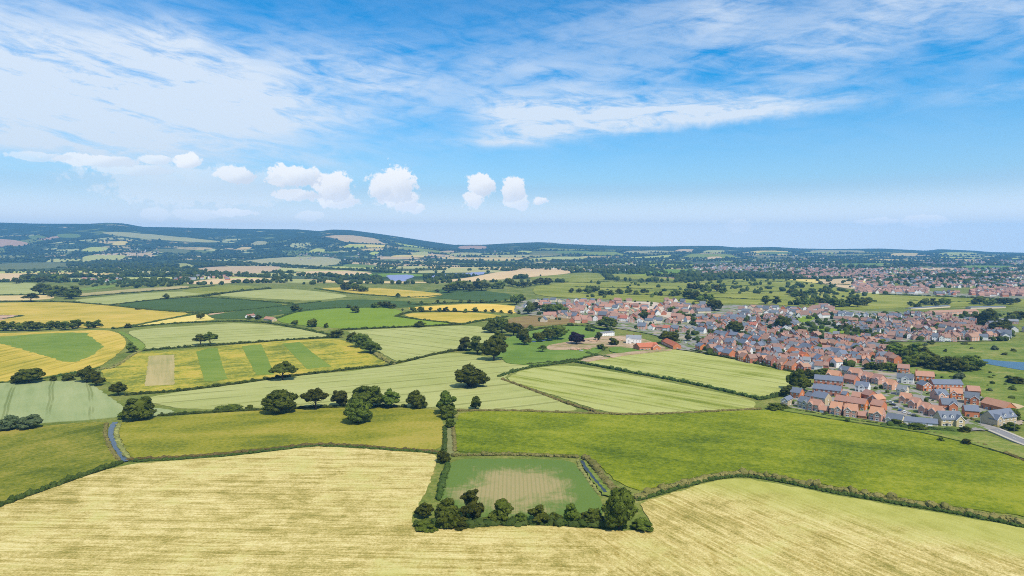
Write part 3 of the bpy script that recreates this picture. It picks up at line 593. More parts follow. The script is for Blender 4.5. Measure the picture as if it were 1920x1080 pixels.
field([(1870, 763), (1895, 757), (1925, 765), (1900, 770)], 'field_tan', 'small dry patch on the common', None, .5)
field([(1515, 612), (1540, 613), (1600, 625), (1620, 632), (1590, 631), (1545, 622)], 'grass_lime', 'green slope between house rows', None, .5)
field([(1490, 592), (1530, 594), (1520, 604), (1500, 606)], 'grass_lime', 'small green between the houses', None, .5)
# --- grounds of the estates
for q in ([(1468, 764), (1475, 742), (1530, 722), (1545, 700), (1600, 694), (1720, 696), (1760, 712), (1812, 727), (1850, 745), (1900, 775), (1925, 800), (1830, 811), (1760, 804), (1660, 795), (1540, 775)],
          [(1262, 655), (1290, 630), (1300, 606), (1268, 586), (1250, 572), (1390, 572), (1560, 582), (1720, 586), (1860, 600), (1910, 626), (1890, 640), (1700, 642), (1650, 640), (1690, 672), (1660, 688), (1600, 696), (1530, 708), (1400, 677), (1300, 660)],
          [(960, 588), (970, 568), (1000, 560), (1180, 563), (1190, 580), (1230, 592), (1300, 607), (1300, 628), (1260, 650), (1235, 630), (1190, 622), (1130, 612), (1090, 605), (1030, 596)],
          [(1598, 549), (1605, 541), (1735, 544), (1760, 551), (1990, 552), (1990, 563), (1820, 559), (1700, 553)]):
    field(q, 'estate_ground', None, None, .12, name='estate_ground', skirt=False)

# ------------------------------------------------------------------ roads, paths, streams: ribbons on the terrain
def ribbon(name, pix, width, material, off, label=None, cat=None, kind='structure', jit=0.0, world=None):
    P = unproj(smooth_poly(pix, False)) if world is None else world
    P = resample(P, (2.0, 120), False); d = np.gradient(P[:, :2], axis=0); d /= np.linalg.norm(d, axis=1)[:, None] + 1e-9
    nrm = np.stack([-d[:, 1], d[:, 0]], 1); w = width / 2 * (1 + jit * nr.normal(0, 1, (len(P), 2)))
    L, Rr = P[:, :2] + nrm * w[:, :1], P[:, :2] - nrm * w[:, 1:]
    off = off + max(0, P[:, 1].mean() - 700) * 2.2e-4
    V = np.vstack([np.column_stack([L, hgt(L[:, 0], L[:, 1]) + off]), np.column_stack([Rr, hgt(Rr[:, 0], Rr[:, 1]) + off])])
    V = np.vstack([V, V - [0, 0, off + .3]]); n = len(P); i = np.arange(n - 1)
    F = np.vstack([np.stack([n + i, n + i + 1, i + 1, i], 1), np.stack([i, i + 1, 2 * n + i + 1, 2 * n + i], 1), np.stack([n + i + 1, n + i, 3 * n + i, 3 * n + i + 1], 1)])
    o = mk(name, mesh_np(name, V, [F], material)); tag(o, label, cat, kind=kind); return P
RD = [(1990, 856), (1920, 831), (1865, 807), (1812, 789), (1780, 775), (1755, 758), (1742, 745), (1722, 734), (1700, 724)]
ribbon('road', RD, 6.2, M['asphalt'], .62)
P = unproj(smooth_poly(RD, False)); P = resample(P, (2.0, 120), False); d = np.gradient(P[:, :2], axis=0); d /= np.linalg.norm(d, axis=1)[:, None]
nn = np.stack([-d[:, 1], d[:, 0]], 1)
for sgn, nm, w, dist, mt, of in ((1, 'pavement', 1.8, 4.3, 'path', .74), (-1, 'pavement', 1.8, 4.3, 'path', .74), (1, 'kerb', .3, 3.22, 'kerb', .76), (-1, 'kerb', .3, 3.22, 'kerb', .76)):
    Q = P.copy(); Q[:, :2] += nn * sgn * dist; ribbon(nm, None, w, M[mt], of, world=Q)
dash = []
for i in range(4, len(P) - 3, 4):
    a, b = P[i, :2] - d[i] * 1.3, P[i, :2] + d[i] * 1.3
    dash.append([a + nn[i] * .1, a - nn[i] * .1, b - nn[i] * .1, b + nn[i] * .1])
V = np.array(dash).reshape(-1, 2); V = np.column_stack([V, hgt(V[:, 0], V[:, 1]) + .66]); tag(mk('road_markings', mesh_np('road_markings', V, [np.arange(len(V)).reshape(-1, 4)], M['white_paint'])), kind='structure')
ribbon('footpath', [(1462, 765), (1500, 771), (1560, 781), (1620, 791), (1680, 801), (1740, 808)], 1.6, M['path'], .62, jit=.05)
for k, q in enumerate(([(1655, 743), (1668, 757), (1690, 771), (1716, 783)], [(1570, 716), (1610, 727), (1650, 738), (1690, 752), (1722, 772)], [(1500, 752), (1525, 764), (1560, 770)], [(1800, 760), (1822, 772), (1845, 786)])):
    ribbon('estate_road', q, 4.6, M['asphalt'], .6 + .01 * k)
ribbon('drive', [(915, 656), (960, 657), (1020, 656), (1080, 658), (1110, 662), (1128, 668)], 3.2, M['path'], .8)
ribbon('track', [(843, 800), (844, 825), (845, 852)], 3.4, M['track'], .2, jit=.15)
ribbon('stream', [(216, 793), (209, 805), (207, 818), (214, 835), (226, 852), (235, 867)], 2.9, M['water'], .6, jit=.12)
ribbon('stream', [(1091, 866), (1098, 880), (1110, 896), (1124, 912), (1136, 926)], 1.4, M['ditch_water'], .85, jit=.3)
o = field([(1826, 677), (1850, 675), (1880, 679), (1930, 682), (1990, 686), (1990, 702), (1920, 697), (1865, 687), (1838, 682)], 'water', None, None, .40, jit=.3, name='pond', skirt=False)
field([(1085, 864), (1092, 862), (1150, 925), (1141, 934), (1130, 930), (1108, 902)], 'rough_grass', None, None, .12, name='bank', skirt=False)

# ------------------------------------------------------------------ patchwork of far fields
def far_fields():
    rows = []; y = 2050.0
    while y < 7600: rows.append(y); y *= 1.105
    nodes, hedges = [], []
    for i, y in enumerate(rows):
        n = int(1.75 * y / (300 + y * .035)); xs = np.linspace(-.9 * y, .9 * y, n + 1)
        nodes.append([(x + nr.normal(0, 55), y + nr.normal(0, .022 * y)) for x in xs])
    pal = ['field_pale'] * 4 + ['field_tan'] * 3 + ['field_green'] * 5 + ['field_dark'] * 3 + ['grass_far'] * 4 + ['wood'] * 4
    woods = []
    cnt = 0; opened = []
    for i in range(len(rows) - 1):
        A, B = nodes[i], nodes[i + 1]; m_ = len(A)
        for j in range(m_ - 1):
            jb = [min(len(B) - 1, round(q * (len(B) - 1) / (m_ - 1))) for q in (j, j + 1)]
            poly = np.array([A[j], A[j + 1], B[jb[1]], B[jb[0]]]); 
            if jb[0] == jb[1]: poly = poly[:3]
            c = poly.mean(0); hedges += [(A[j], A[j + 1]), (A[j], B[jb[0]])]
            px = 960 + FPX * c[0] / c[1]; kind = rng.choice(pal)
            if px > 620 and c[1] > 3900 and kind in ('field_green', 'field_dark'): kind = rng.choice(['field_pale', 'field_tan', 'grass_far', 'field_green'])
            if px < 620 and c[1] > 3700 and rng.random() < .74: kind = 'wood'
            shr = .97
            if c[1] > 4000 and kind != 'wood':
                shr = rng.uniform(.5, .85); woods.append(poly)
            if px > 1250 and 2600 < c[1] < 4700: kind = rng.choice(['wood', 'field_green', 'field_dark', 'grass_far', 'field_pale', 'grass_far', 'field_green'])
            if any(in_poly(c[None], f)[0] for f in FIELD_POLYS): continue
            if kind == 'wood': woods.append(poly); continue
            fo = drape('field', poly * shr + c * (1 - shr), M[kind], .25 + cnt * .0006 + max(0, c[1] - 700) * 1.5e-4, None, rng.uniform(-.5, .5), 0.0, (60, 60), False)
            if fo: tag(fo, kind='structure'); cnt += 1
            if shr < .9: opened.append(poly * shr + c * (1 - shr))
    # plainer fields carry on to either side of the view
    near = []; y = 240.0
    while y < 2300: near.append(y); y *= 1.2
    for i in range(len(near) - 1):
        ya, yb = near[i], near[i + 1]
        for sg in (-1, 1):
            wd = 110 + .12 * ya; e0, e1 = ((2040 - 960) / FPX, (2040 - 960) / FPX)
            for k in range(4):
                poly = np.array([(sg * (e0 * ya + wd * k), ya), (sg * (e0 * ya + wd * (k + 1)), ya), (sg * (e0 * yb + wd * (k + 1) * 1.1), yb), (sg * (e0 * yb + wd * k * 1.1), yb)])
                if sg < 0: poly = poly[::-1]
                c = poly.mean(0); hedges += [(tuple(poly[0]), tuple(poly[3])), (tuple(poly[2]), tuple(poly[3]))]
                fo = drape('field', poly * .97 + c * .03, M[rng.choice(['field_pale', 'field_green', 'grass_far', 'field_tan', 'field_green'])], .3 + .0007 * k + .004 * i, None, rng.uniform(-.5, .5), .2, (6, 60), True)
                if fo: tag(fo, kind='structure')
    return hedges, woods, opened
FAR_HEDGES, FAR_WOODS, FAR_OPEN = far_fields()
# ------------------------------------------------------------------ foliage building blocks
def ico(sub):
    bm = bmesh.new(); bmesh.ops.create_icosphere(bm, subdivisions=sub, radius=1.0)
    V = np.array([v.co[:] for v in bm.verts]); F = np.array([[v.index for v in f.verts] for f in bm.faces]); bm.free(); return V, F
ICO = {k: ico(k) for k in (1, 2, 3)}
def lump(sub, amp, seed, leaves=0, lsize=.16):
    """an uneven leafy mass of radius about 1: lumpy body with loose leaf sprays standing off it"""
    r_ = np.random.default_rng(seed); V, F = ICO[sub]; V = V.copy()
    k = r_.normal(0, 1, (9, 3)) * 2.6; ph = r_.uniform(0, 6.28, 9)
    n = np.sin(V @ k.T + ph).sum(1) / 4.2 + r_.normal(0, .35, len(V))
    V *= (1 + amp * n)[:, None]
    if leaves:
        d = r_.normal(0, 1, (leaves, 3)); d /= np.linalg.norm(d, axis=1)[:, None]
        c = d * (r_.uniform(.88, 1.22, leaves))[:, None]
        a = np.cross(d, r_.normal(0, 1, (leaves, 3))); a /= np.linalg.norm(a, axis=1)[:, None]
        b = np.cross(d, a) + d * r_.normal(0, .55, (leaves, 1))
        s = lsize * r_.uniform(.6, 1.5, (leaves, 1))
        T = np.stack([c - a * s, c + a * s * .7 - b * s * .5, c + b * s * 1.1], 1).reshape(-1, 3)
        F = np.vstack([F, len(V) + np.arange(3 * leaves).reshape(-1, 3)]); V = np.vstack([V, T])
    return V, F
LUMP = {0: [lump(2, .26, 10 + i, 130, .26) for i in range(6)], 1: [lump(1, .26, 20 + i, 44, .32) for i in range(6)],
        2: [lump(1, .2, 30 + i, 26, .28) for i in range(6)], 3: [lump(1, .22, 40 + i, 0) for i in range(8)]}
BUSHY = {2: [lump(2, .2, 50 + i, 40, .2) for i in range(5)], 3: [lump(1, .22, 60 + i, 12, .3) for i in range(6)]}
def merge(items):
    """items: (V, F, pos, scale3, rotz) -> one vertex and face array"""
    Vs, Fs, n = [], [], 0
    for V, F, p, s, a in items:
        c, q = math.cos(a), math.sin(a); U = V * s
        Vs.append(np.column_stack([U[:, 0] * c - U[:, 1] * q + p[0], U[:, 0] * q + U[:, 1] * c + p[1], U[:, 2] + p[2]])); Fs.append(F + n); n += len(V)
    return np.vstack(Vs), np.vstack(Fs)
def tube(pts, radii, k=7):
    V, F = [], []
    for i, (p, r_) in enumerate(zip(pts, radii)):
        for j in range(k):
            a = 6.2832 * j / k; V.append((p[0] + r_ * math.cos(a), p[1] + r_ * math.sin(a), p[2]))
        if i:
            for j in range(k): F.append(((i - 1) * k + j, (i - 1) * k + (j + 1) % k, i * k + (j + 1) % k, i * k + j))
    return np.array(V, float), np.array(F)
def trunk_mesh(seed, mat_=None):
    r_ = random.Random(seed); parts = []
    parts.append(tube([(0, 0, -.03), (0, 0, .03), (.005, .004, .2), (.012, .0, .45), (.0, .01, .75)], [.055, .04, .03, .022, .006]))
    for i in range(6):
        a = i * 1.05 + r_.uniform(-.3, .3); z = r_.uniform(.16, .38); L = r_.uniform(.22, .34); h_ = r_.uniform(.12, .32)
        parts.append(tube([(0, 0, z), (L * .5 * math.cos(a), L * .5 * math.sin(a), z + h_ * .45), (L * math.cos(a), L * math.sin(a), z + h_)], [.018, .012, .004], 5))
    V, F = merge([(v, f, (0, 0, 0), (1, 1, 1), 0) for v, f in parts]); return mesh_np('trunk', V, [F], M['bark'])
def crown_mesh(kind, lod, seed, m_):
    """unit tree: 1 wide, 1 tall; envelope by kind"""
    r_ = random.Random(seed); it = []; n = {0: 64, 1: 34, 2: 12}[lod]; cf = {0: .74, 1: .84, 2: 1.0}[lod]; L = LUMP[lod]
    # a few big limbs each carry a lobe of foliage; clumps cover the lobes, leaving notches between them
    lob = []
    nl = {'round': 8, 'oak': 7, 'spread': 7, 'tall': 6, 'ragged': 7, 'bush': 5}[kind]
    if kind == 'round': nl = 8
    for j in range(nl):
        a = j * 6.2832 / (nl - 1) + r_.uniform(-.35, .35); top = j == nl - 1
        if kind == 'oak':      p = (.0, .68, .30) if top else (r_.uniform(.16, .25), r_.uniform(.28, .56), r_.uniform(.19, .27))
        elif kind == 'round':  p = (.0, .66, .33) if top else (r_.uniform(.15, .20), r_.uniform(.26, .60), r_.uniform(.25, .31))
        elif kind == 'spread': p = (.05, .74, .24) if top else (r_.uniform(.20, .32), r_.uniform(.48, .66), r_.uniform(.14, .22))
        elif kind == 'tall':   p = (.02, .80, .18) if top else (r_.uniform(.12, .22), r_.uniform(.26, .66), r_.uniform(.16, .22))
        elif kind == 'ragged': p = (.04, .84, .15) if top else (r_.uniform(.12, .27), r_.uniform(.24, .74), r_.uniform(.11, .21))
        else:                  p = (.05, .55, .34) if top else (r_.uniform(.18, .30), r_.uniform(.22, .42), r_.uniform(.18, .26))
        lob.append((p[0] * math.cos(a), p[0] * math.sin(a), p[1], p[2]))
    for i in range(n):
        lx, ly, lz, lr = lob[i % nl]; th = r_.uniform(0, 6.2832); w_ = r_.uniform(-.55, 1.0); q = math.sqrt(1 - w_ * w_)
        cs = lr * r_.uniform(.34, .56) * cf * 1.25; V, F = r_.choice(L); s_ = lr * .85
        it.append((V, F, (lx + q * math.cos(th) * s_, ly + q * math.sin(th) * s_, lz + w_ * s_ * .9), (cs * r_.uniform(.85, 1.2), cs * r_.uniform(.85, 1.2), cs * r_.uniform(.65, .95)), r_.uniform(0, 6.28)))
    for lx, ly, lz, lr in lob:
        V, F = LUMP[3][0]; it.append((V, F, (lx, ly, lz), (lr * .78, lr * .78, lr * .72), r_.uniform(0, 6)))
    core = {'round': (.46, .34, .34), 'oak': (.50, .24, .24), 'spread': (.58, .24, .14), 'tall': (.48, .20, .30), 'ragged': (.42, .17, .26), 'bush': (.32, .28, .24)}[kind]
    V, F = LUMP[max(1, lod)][0]; it.append((V, F, (0, 0, core[0]), (core[1], core[1], core[2]), 0))
    V, F = merge(it); V[:, :2] *= .5 / np.percentile(np.abs(V[:, :2]), 99.2); V[:, 2] *= 1 / np.percentile(V[:, 2], 99.9)
    V[:, 2] = np.maximum(V[:, 2], .0 if kind == 'bush' else .035); return mesh_np('crown', V, [F], m_)
TRUNKS = [trunk_mesh(i) for i in range(4)]
CROWN = {}
def crown(kind, lod, var, leaf):
    k = (kind, lod, var, leaf)
    if k not in CROWN: CROWN[k] = crown_mesh(kind, lod, hash((kind == 'oak', kind == 'tall', kind == 'spread', lod, var)) % 9999 + var, M[leaf])
    return CROWN[k]
TREE_N = [0]
def tree(pos, h_, w, kind='oak', leaf='leaf', lod=0, label=None, cat='tree', group=None, name=None):
    i = TREE_N[0]; TREE_N[0] += 1
    name = name or ('shrub' if kind == 'bush' else 'tree')
    o = empty(name, tuple(pos), rng.uniform(0, 6.28), label, cat, group)
    o.scale = (w * rng.uniform(.94, 1.06), w * rng.uniform(.94, 1.06), h_)
    mk('crown', crown(kind, lod, i % {0: 4, 1: 5, 2: 6}[lod], leaf), o); mk('trunk', TRUNKS[i % 4], o); return o
def tree_px(px, py, hp, wp, *a, **k):
    p = at(px, py); return tree(p - [0, 0, .1], hp * p[1] / FPX * 1.0, wp * p[1] / FPX * 1.05, *a, **k)

# ------------------------------------------------------------------ trees near enough to tell apart
T0 = [  # px, base y, height, width, kind, leaf, label
 (1161, 992, 80, 60, 'round', 'leaf', 'large dense dark tree at the right end of the foreground row'),
 (885, 977, 61, 46, 'ragged', 'leaf', 'tallest ragged dark tree at the left of the foreground row'),
 (840, 986, 52, 48, 'round', 'leaf', 'broad dark tree left of the ragged tall one in the foreground row'),
 (796, 970, 30, 30, 'oak', 'leaf', 'small round tree at the left end of the foreground row'),
 (940, 979, 45, 40, 'tall', 'leaf_light', 'mid green tree right of the tallest in the foreground row'),
 (1012, 981, 34, 40, 'ragged', 'leaf_light', 'low twin topped tree in the middle of the foreground row'),
 (1072, 983, 41, 38, 'tall', 'leaf_light', 'mid green tree third from the right in the foreground row'),
 (1111, 983, 33, 36, 'oak', 'leaf', 'squat tree next to the large dense dark one'),
 (525, 774, 43, 56, 'round', 'leaf', 'broad oak, leftmost of the row along the yellowing meadow'),
 (592, 768, 41, 46, 'spread', 'leaf', 'open crowned oak, second from the left along the yellowing meadow'),
 (637, 762, 31, 34, 'oak', 'leaf', 'small oak between two larger ones above the yellowing meadow'),
 (689, 764, 43, 60, 'round', 'leaf', 'widest oak of the row above the yellowing meadow'),
 (672, 793, 46, 50, 'round', 'leaf', 'dark round oak standing in front of the row in the yellowing meadow'),
 (730, 765, 36, 33, 'tall', 'leaf_light', 'pale green tree right of the widest oak'),
 (781, 765, 33, 35, 'round', 'leaf', 'round tree alone on the edge of the long barley field'),
 (837, 776, 44, 40, 'tall', 'leaf', 'tall tree at the top of the grassy track'),
 (892, 768, 27, 21, 'tall', 'leaf', 'small slim tree right of the track trees'),
 (262, 787, 43, 49, 'round', 'leaf', 'dark round oak at the head of the blue stream'),
 (883, 726, 43, 56, 'round', 'leaf', 'large lone oak standing in the long barley field'),
 (530, 713, 35, 48, 'spread', 'leaf', 'spreading oak in front of the middle green strip'),
 (376, 648, 22, 26, 'spread', 'leaf', 'left half of the oak pair on the pale barley edge'),
 (394, 647, 25, 28, 'spread', 'leaf', 'taller right half of the oak pair on the pale barley edge'),
 (55, 718, 28, 50, 'oak', 'leaf_light', 'broad bushy tree at the left edge of the kite patch field'),
 (163, 716, 29, 34, 'oak', 'leaf', 'dark tree at the corner of the blue green barley'),
 (181, 723, 29, 24, 'tall', 'leaf_light', 'lighter tree leaning beside the dark one by the blue green barley'),
 (222, 741, 25, 29, 'oak', 'leaf', 'round tree between the yellow field and the barley tip'),
 (15, 806, 28, 38, 'round', 'leaf_grey', 'grey green willow, leftmost on the meadow edge'),
 (56, 803, 26, 38, 'round', 'leaf_grey', 'grey green willow right of its twin on the meadow edge'),
 (631, 633, 16, 24, 'oak', 'leaf', 'small oak where two pale barley fields meet'),
 (660, 642, 20, 22, 'oak', 'leaf', 'first of three oaks stepping down beside the yellow field'),
 (677, 651, 26, 32, 'oak', 'leaf', 'middle of three oaks stepping down beside the yellow field'),
 (694, 662, 27, 33, 'oak', 'leaf', 'lowest of three oaks stepping down beside the yellow field'),
 (874, 657, 26, 30, 'oak', 'leaf', 'left oak of the dark group at the park edge'),
 (895, 664, 34, 34, 'ragged', 'leaf', 'middle oak of the dark group at the park edge'),
 (926, 676, 43, 44, 'oak', 'leaf', 'largest dark oak at the park edge'),
 (933, 648, 28, 28, 'oak', 'leaf_light', 'lighter tree rising behind the largest park edge oak'),
 (921, 624, 26, 28, 'oak', 'leaf', 'dark tree left of the pair behind the park'),
 (941, 624, 28, 28, 'oak', 'leaf', 'dark tree right of the pair behind the park'),
 (963, 630, 26, 30, 'oak', 'leaf_light', 'rounded green tree at the back of the park'),
 (984, 648, 32, 26, 'tall', 'leaf_light', 'tall tree at the left of the park lawn'),
 (1009, 642, 19, 20, 'oak', 'leaf_light', 'small pale tree beside the parked blue cars in the park'),
 (1027, 640, 25, 26, 'oak', 'leaf', 'left tree of the park grove'),
 (1046, 637, 27, 34, 'oak', 'leaf_light', 'right tree of the park grove'),
 (1081, 646, 24, 27, 'oak', 'leaf_purple', 'dark purple copper beech on the bare earth'),
 (1017, 661, 15, 19, 'spread', 'leaf', 'lone dark tree in the middle of the lower lawn'),
 (1138, 618, 25, 36, 'oak', 'leaf', 'big dark tree in front of the new cream houses'),
 (995, 618, 9, 11, 'oak', 'leaf', 'small round tree on the rough brown field'),
 (1122, 639, 17, 14, 'tall', 'leaf', 'narrow tree left of the white site office'),
 (1151, 648, 16, 20, 'oak', 'leaf', 'dark tree left of the white manor'),
 (1128, 656, 12, 18, 'oak', 'leaf', 'low round tree on the drive below the manor'),
 (245, 661, 20, 15, 'tall', 'leaf', 'slim tree at the bend between yellow fields'),
 (468, 599, 8, 10, 'oak', 'leaf', 'small dark tree in front of the white farmhouse'),
 (484, 600, 10, 14, 'oak', 'leaf', 'dark tree right of the white farmhouse'),
 (586, 613, 16, 20, 'oak', 'leaf', 'largest oak along the lower edge of the lime pasture'),
 (611, 615, 10, 9, 'oak', 'leaf', 'small tree right of the pasture oak'),
 (553, 610, 10, 12, 'oak', 'leaf', 'small tree left of the pasture oak'),
 (787, 614, 13, 21, 'oak', 'leaf', 'dark oak at the right end of the lime pasture'),
 (666, 587, 14, 18, 'oak', 'leaf', 'oak standing inside the lime pasture'),
 (654, 578, 8, 10, 'oak', 'leaf', 'small oak on the far edge of the lime pasture'),
 (555, 585, 15, 20, 'oak', 'leaf', 'dark tree behind the farmhouse'),
 (376, 599, 12, 14, 'oak', 'leaf', 'dark tree at the meeting of three hedges'),
 (312, 561, 11, 12, 'oak', 'leaf', 'lone round tree in the pale field'),
 (240, 615, 9, 13, 'oak', 'leaf', 'small round tree alone below the large yellow field'),
 (260, 581, 5, 12, 'bush', 'leaf', 'low dark bush between yellow wheat and beet'),
 (58, 566, 17, 30, 'spread', 'leaf', 'spreading oak on the tan field at the left'),
 (746, 558, 9, 9, 'oak', 'leaf', 'lone round tree below the yellow field'),
 (820, 548, 6, 9, 'oak', 'leaf', 'small tree at the right tip of the yellow field'),
 (1485, 730, 34, 26, 'spread', 'leaf', 'left dark oak above the near estate'),
 (1500, 733, 42, 32, 'oak', 'leaf', 'tallest dark oak above the near estate'),
 (1480, 744, 22, 28, 'oak', 'leaf', 'low dark oak leaning over the field corner by the estate'),
 (1255, 644, 24, 38, 'oak', 'leaf_light', 'broad green tree beside the orange roofed barn'),
 (1290, 640, 18, 14, 'tall', 'leaf', 'narrow dark tree at the end of the brick terraces'),
 (1208, 600, 20, 22, 'oak', 'leaf', 'dark tree on the pale building site'),
 (1378, 626, 24, 32, 'oak', 'leaf', 'big dark tree among the brick houses'),
 (1340, 583, 22, 28, 'oak', 'leaf', 'big dark tree between upper house rows'),
 (1468, 618, 27, 30, 'oak', 'leaf', 'dark tree left of the white gabled house'),
 (1853, 612, 34, 34, 'oak', 'leaf', 'very large dark tree beyond the right hand estate'),
 (1874, 624, 22, 36, 'oak', 'leaf', 'dark tree right of the very large one beyond the estate'),
 (1840, 606, 20, 30, 'oak', 'leaf', 'dark tree left of the very large one beyond the estate'),
 (1797, 715, 18, 24, 'oak', 'leaf_grey', 'grey willow bush on the common'),
]
for x_, y_, h_, w_, k_, lf, lab in T0:
    tree_px(x_, y_, h_, w_, k_, lf, 0 if h_ > 20 else 1, lab, 'bush' if k_ == 'bush' else 'tree')
S0 = [(800, 991, 15, 52, 'leaf_light', 'wide low bush at the left foot of the foreground row'), (862, 988, 16, 44, 'leaf', 'bush under the tallest foreground tree'),
 (975, 981, 21, 28, 'leaf', 'bush filling the gap right of the mid green foreground tree'), (1043, 982, 20, 28, 'leaf', 'bush between two mid green foreground trees'), (1093, 982, 22, 20, 'leaf', 'bush left of the squat foreground tree'),
 (1206, 994, 20, 38, 'leaf_light', 'low bright bush right of the large dense dark tree'), (912, 982, 14, 26, 'leaf_light', 'small bush left of the mid green foreground tree'),
 (832, 867, 22, 26, 'leaf', 'dark bush at the top left corner of the green plot'), (841, 784, 26, 32, 'leaf_light', 'green bush below the tall track tree'), (844, 801, 18, 20, 'leaf', 'small dark bush on the track'),
 (229, 786, 14, 15, 'leaf', 'small bush left of the dark oak by the stream'), (32, 719, 17, 22, 'leaf', 'small bush left of the broad bushy tree'), (100, 715, 11, 13, 'leaf', 'left one of two small bushes on the barley edge'),
 (127, 714, 13, 24, 'leaf', 'right one of two small bushes on the barley edge'), (248, 660, 13, 17, 'leaf_light', 'bush at the foot of the slim tree by the bend'), (1812, 833, 11, 16, 'leaf', 'round dark bush on the rough bank'),
 (1764, 827, 8, 12, 'leaf', 'smaller round bush left of another on the rough bank'), (1808, 812, 14, 24, 'leaf', 'dark bush beside the dormer house corner'), (1896, 806, 15, 30, 'leaf', 'bush in front of the right hand stone house'),
 (1683, 797, 12, 24, 'leaf', 'bush at the end of the cream bungalow'), (1720, 806, 12, 36, 'leaf', 'wide scrub before the low slate garages'), (1453, 768, 14, 30, 'leaf_light', 'scrub at the field corner left of the estate'),
 (1470, 767, 10, 18, 'leaf', 'small bush at the start of the footpath'), (430, 768, 7, 50, 'leaf', 'low scrub left of the first oak'), (468, 768, 9, 16, 'leaf', 'small round bush left of the first oak'),
 (1897, 788, 22, 30, 'leaf', 'tall dark bush behind the right hand stone house'), (1905, 720, 14, 30, 'leaf', 'dark bush at the right edge of the common')]
for x_, y_, h_, w_, lf, lab in S0:
    tree_px(x_, y_, h_, w_, 'bush', lf, 0 if h_ > 14 else 1, lab, 'bush')

# rows and groves of middle distance trees: every one its own object
def grove(x0, y0, x1, y1, n, h0, h1, label, group, kinds=('oak', 'tall', 'oak'), leafs=('leaf', 'leaf', 'leaf_light'), dy=2.0, lod=1, ordinal=None, wf=1.15):
    for i in range(n):
        f = (i + .5) / n; hp = rng.uniform(h0, h1)
        x_ = x0 + (x1 - x0) * f + rng.uniform(-.25, .25) * abs(x1 - x0) / n; y_ = y0 + (y1 - y0) * f + rng.uniform(-dy, dy)
        tree_px(x_, y_, hp, hp * rng.uniform(.9, 1.25) * wf, rng.choice(kinds), rng.choice(leafs), lod if hp > 9 else 2, (ORD[i] + ' from left, ' + label) if n <= 20 else label, 'tree', group)
ORD = ['first', 'second', 'third', 'fourth', 'fifth', 'sixth', 'seventh', 'eighth', 'ninth', 'tenth', 'eleventh', 'twelfth', 'thirteenth', 'fourteenth', 'fifteenth', 'sixteenth', 'seventeenth', 'eighteenth', 'nineteenth', 'twentieth']
GR = [(0, 621, 184, 615, 13, 14, 20, 'dark tree in the thick row between the two yellow fields', 'trees of the row between the yellow fields', 1.5),
 (72, 552, 145, 560, 11, 14, 22, 'tree of the dark copse above the pale fields at the left', 'trees of the left copse', 3),
 (25, 531, 125, 528, 10, 10, 16, 'tree of the dark wood behind the left copse', 'trees of the wood behind the copse', 2),
 (1675, 668, 1740, 676, 9, 20, 26, 'tree at the upper end of the dark wood by the common', 'trees of the dark wood', 6),
 (1700, 688, 1832, 694, 18, 20, 28, 'tree of the dark wood between estate and common', 'trees of the dark wood', 6),
 (1650, 655, 1690, 664, 6, 14, 20, 'tree of the dark wood beside the brown roofed houses', 'trees of the dark wood', 3),
 (1510, 707, 1570, 711, 8, 15, 20, 'green tree in the belt between the two parts of the estate', 'trees of the estate belt', 2),
 (1620, 690, 1680, 697, 6, 12, 17, 'tree behind the villas of the near estate', 'trees behind the villas', 3),
 (1255, 585, 1325, 614, 9, 9, 13, 'tree of the green line along the building site', 'trees along the building site', 2),
 (1530, 605, 1650, 636, 12, 8, 13, 'tree lining the green slope between house rows', 'trees of the green slope', 2),
 (700, 576, 740, 580, 5, 10, 16, 'bushy tree at the corner of the lime pasture', 'trees at the pasture corner', 2),
 (745, 583, 985, 588, 14, 5, 10, 'small tree in the ragged hedge below the golden strip', 'trees of the ragged hedge', 1.5),
 (760, 571, 960, 565, 9, 5, 9, 'small tree along the dark green field', 'trees along the dark green field', 1.5),
 (985, 590, 1010, 580, 3, 14, 20, 'dark tree at the left end of the new estate', 'trees beside the new estate', 2),
 (1020, 588, 1060, 592, 5, 16, 22, 'dark tree in front of the slate roofed new houses', 'trees beside the new estate', 2),
 (965, 572, 978, 568, 2, 16, 22, 'tall dark tree left of the slate roofs', 'trees beside the new estate', 2),
 (835, 548, 905, 543, 9, 12, 20, 'tree of the dark grove under the peach stubble', 'trees of the grove', 2),
 (905, 540, 1030, 535, 12, 9, 15, 'tree of the wood along the peach stubble', 'trees of the stubble wood', 3),
 (640, 545, 690, 550, 6, 10, 16, 'dark tree left of the yellow field', 'trees left of the yellow field', 3),
 (430, 530, 555, 528, 10, 6, 10, 'tree along the orange strip', 'trees along the orange strip', 2),
 (1060, 549, 1280, 556, 14, 8, 14, 'tree of the hedgerow behind the new estate', 'trees behind the new estate', 4),
 (1285, 562, 1340, 566, 5, 12, 18, 'dark tree in the green pastures beyond the new houses', 'trees of the green pastures', 3),
 (1290, 545, 1360, 548, 6, 10, 16, 'tree in the green pastures', 'trees of the green pastures', 3),
 (1420, 571, 1470, 570, 2, 16, 18, 'round dark tree behind the upper house row', 'round trees behind the upper row', 1),
 (1495, 570, 1570, 572, 9, 12, 17, 'tree of the thicket in the pastures', 'trees of the pasture thicket', 3),
 (1475, 556, 1555, 552, 8, 10, 14, 'tree of the higher thicket in the pastures', 'trees of the pasture thicket', 4),
 (1560, 578, 1625, 573, 5, 15, 20, 'dark tree behind the white gabled houses', 'trees behind the white houses', 3),
 (1700, 577, 1780, 572, 6, 9, 14, 'tree behind the long white sheds', 'trees by the sheds', 2),
 (1820, 572, 1915, 572, 8, 10, 16, 'tree right of the long white sheds', 'trees by the sheds', 3),
 (1880, 612, 1918, 600, 5, 14, 20, 'tree at the right edge beyond the sheds', 'trees by the sheds', 4)]
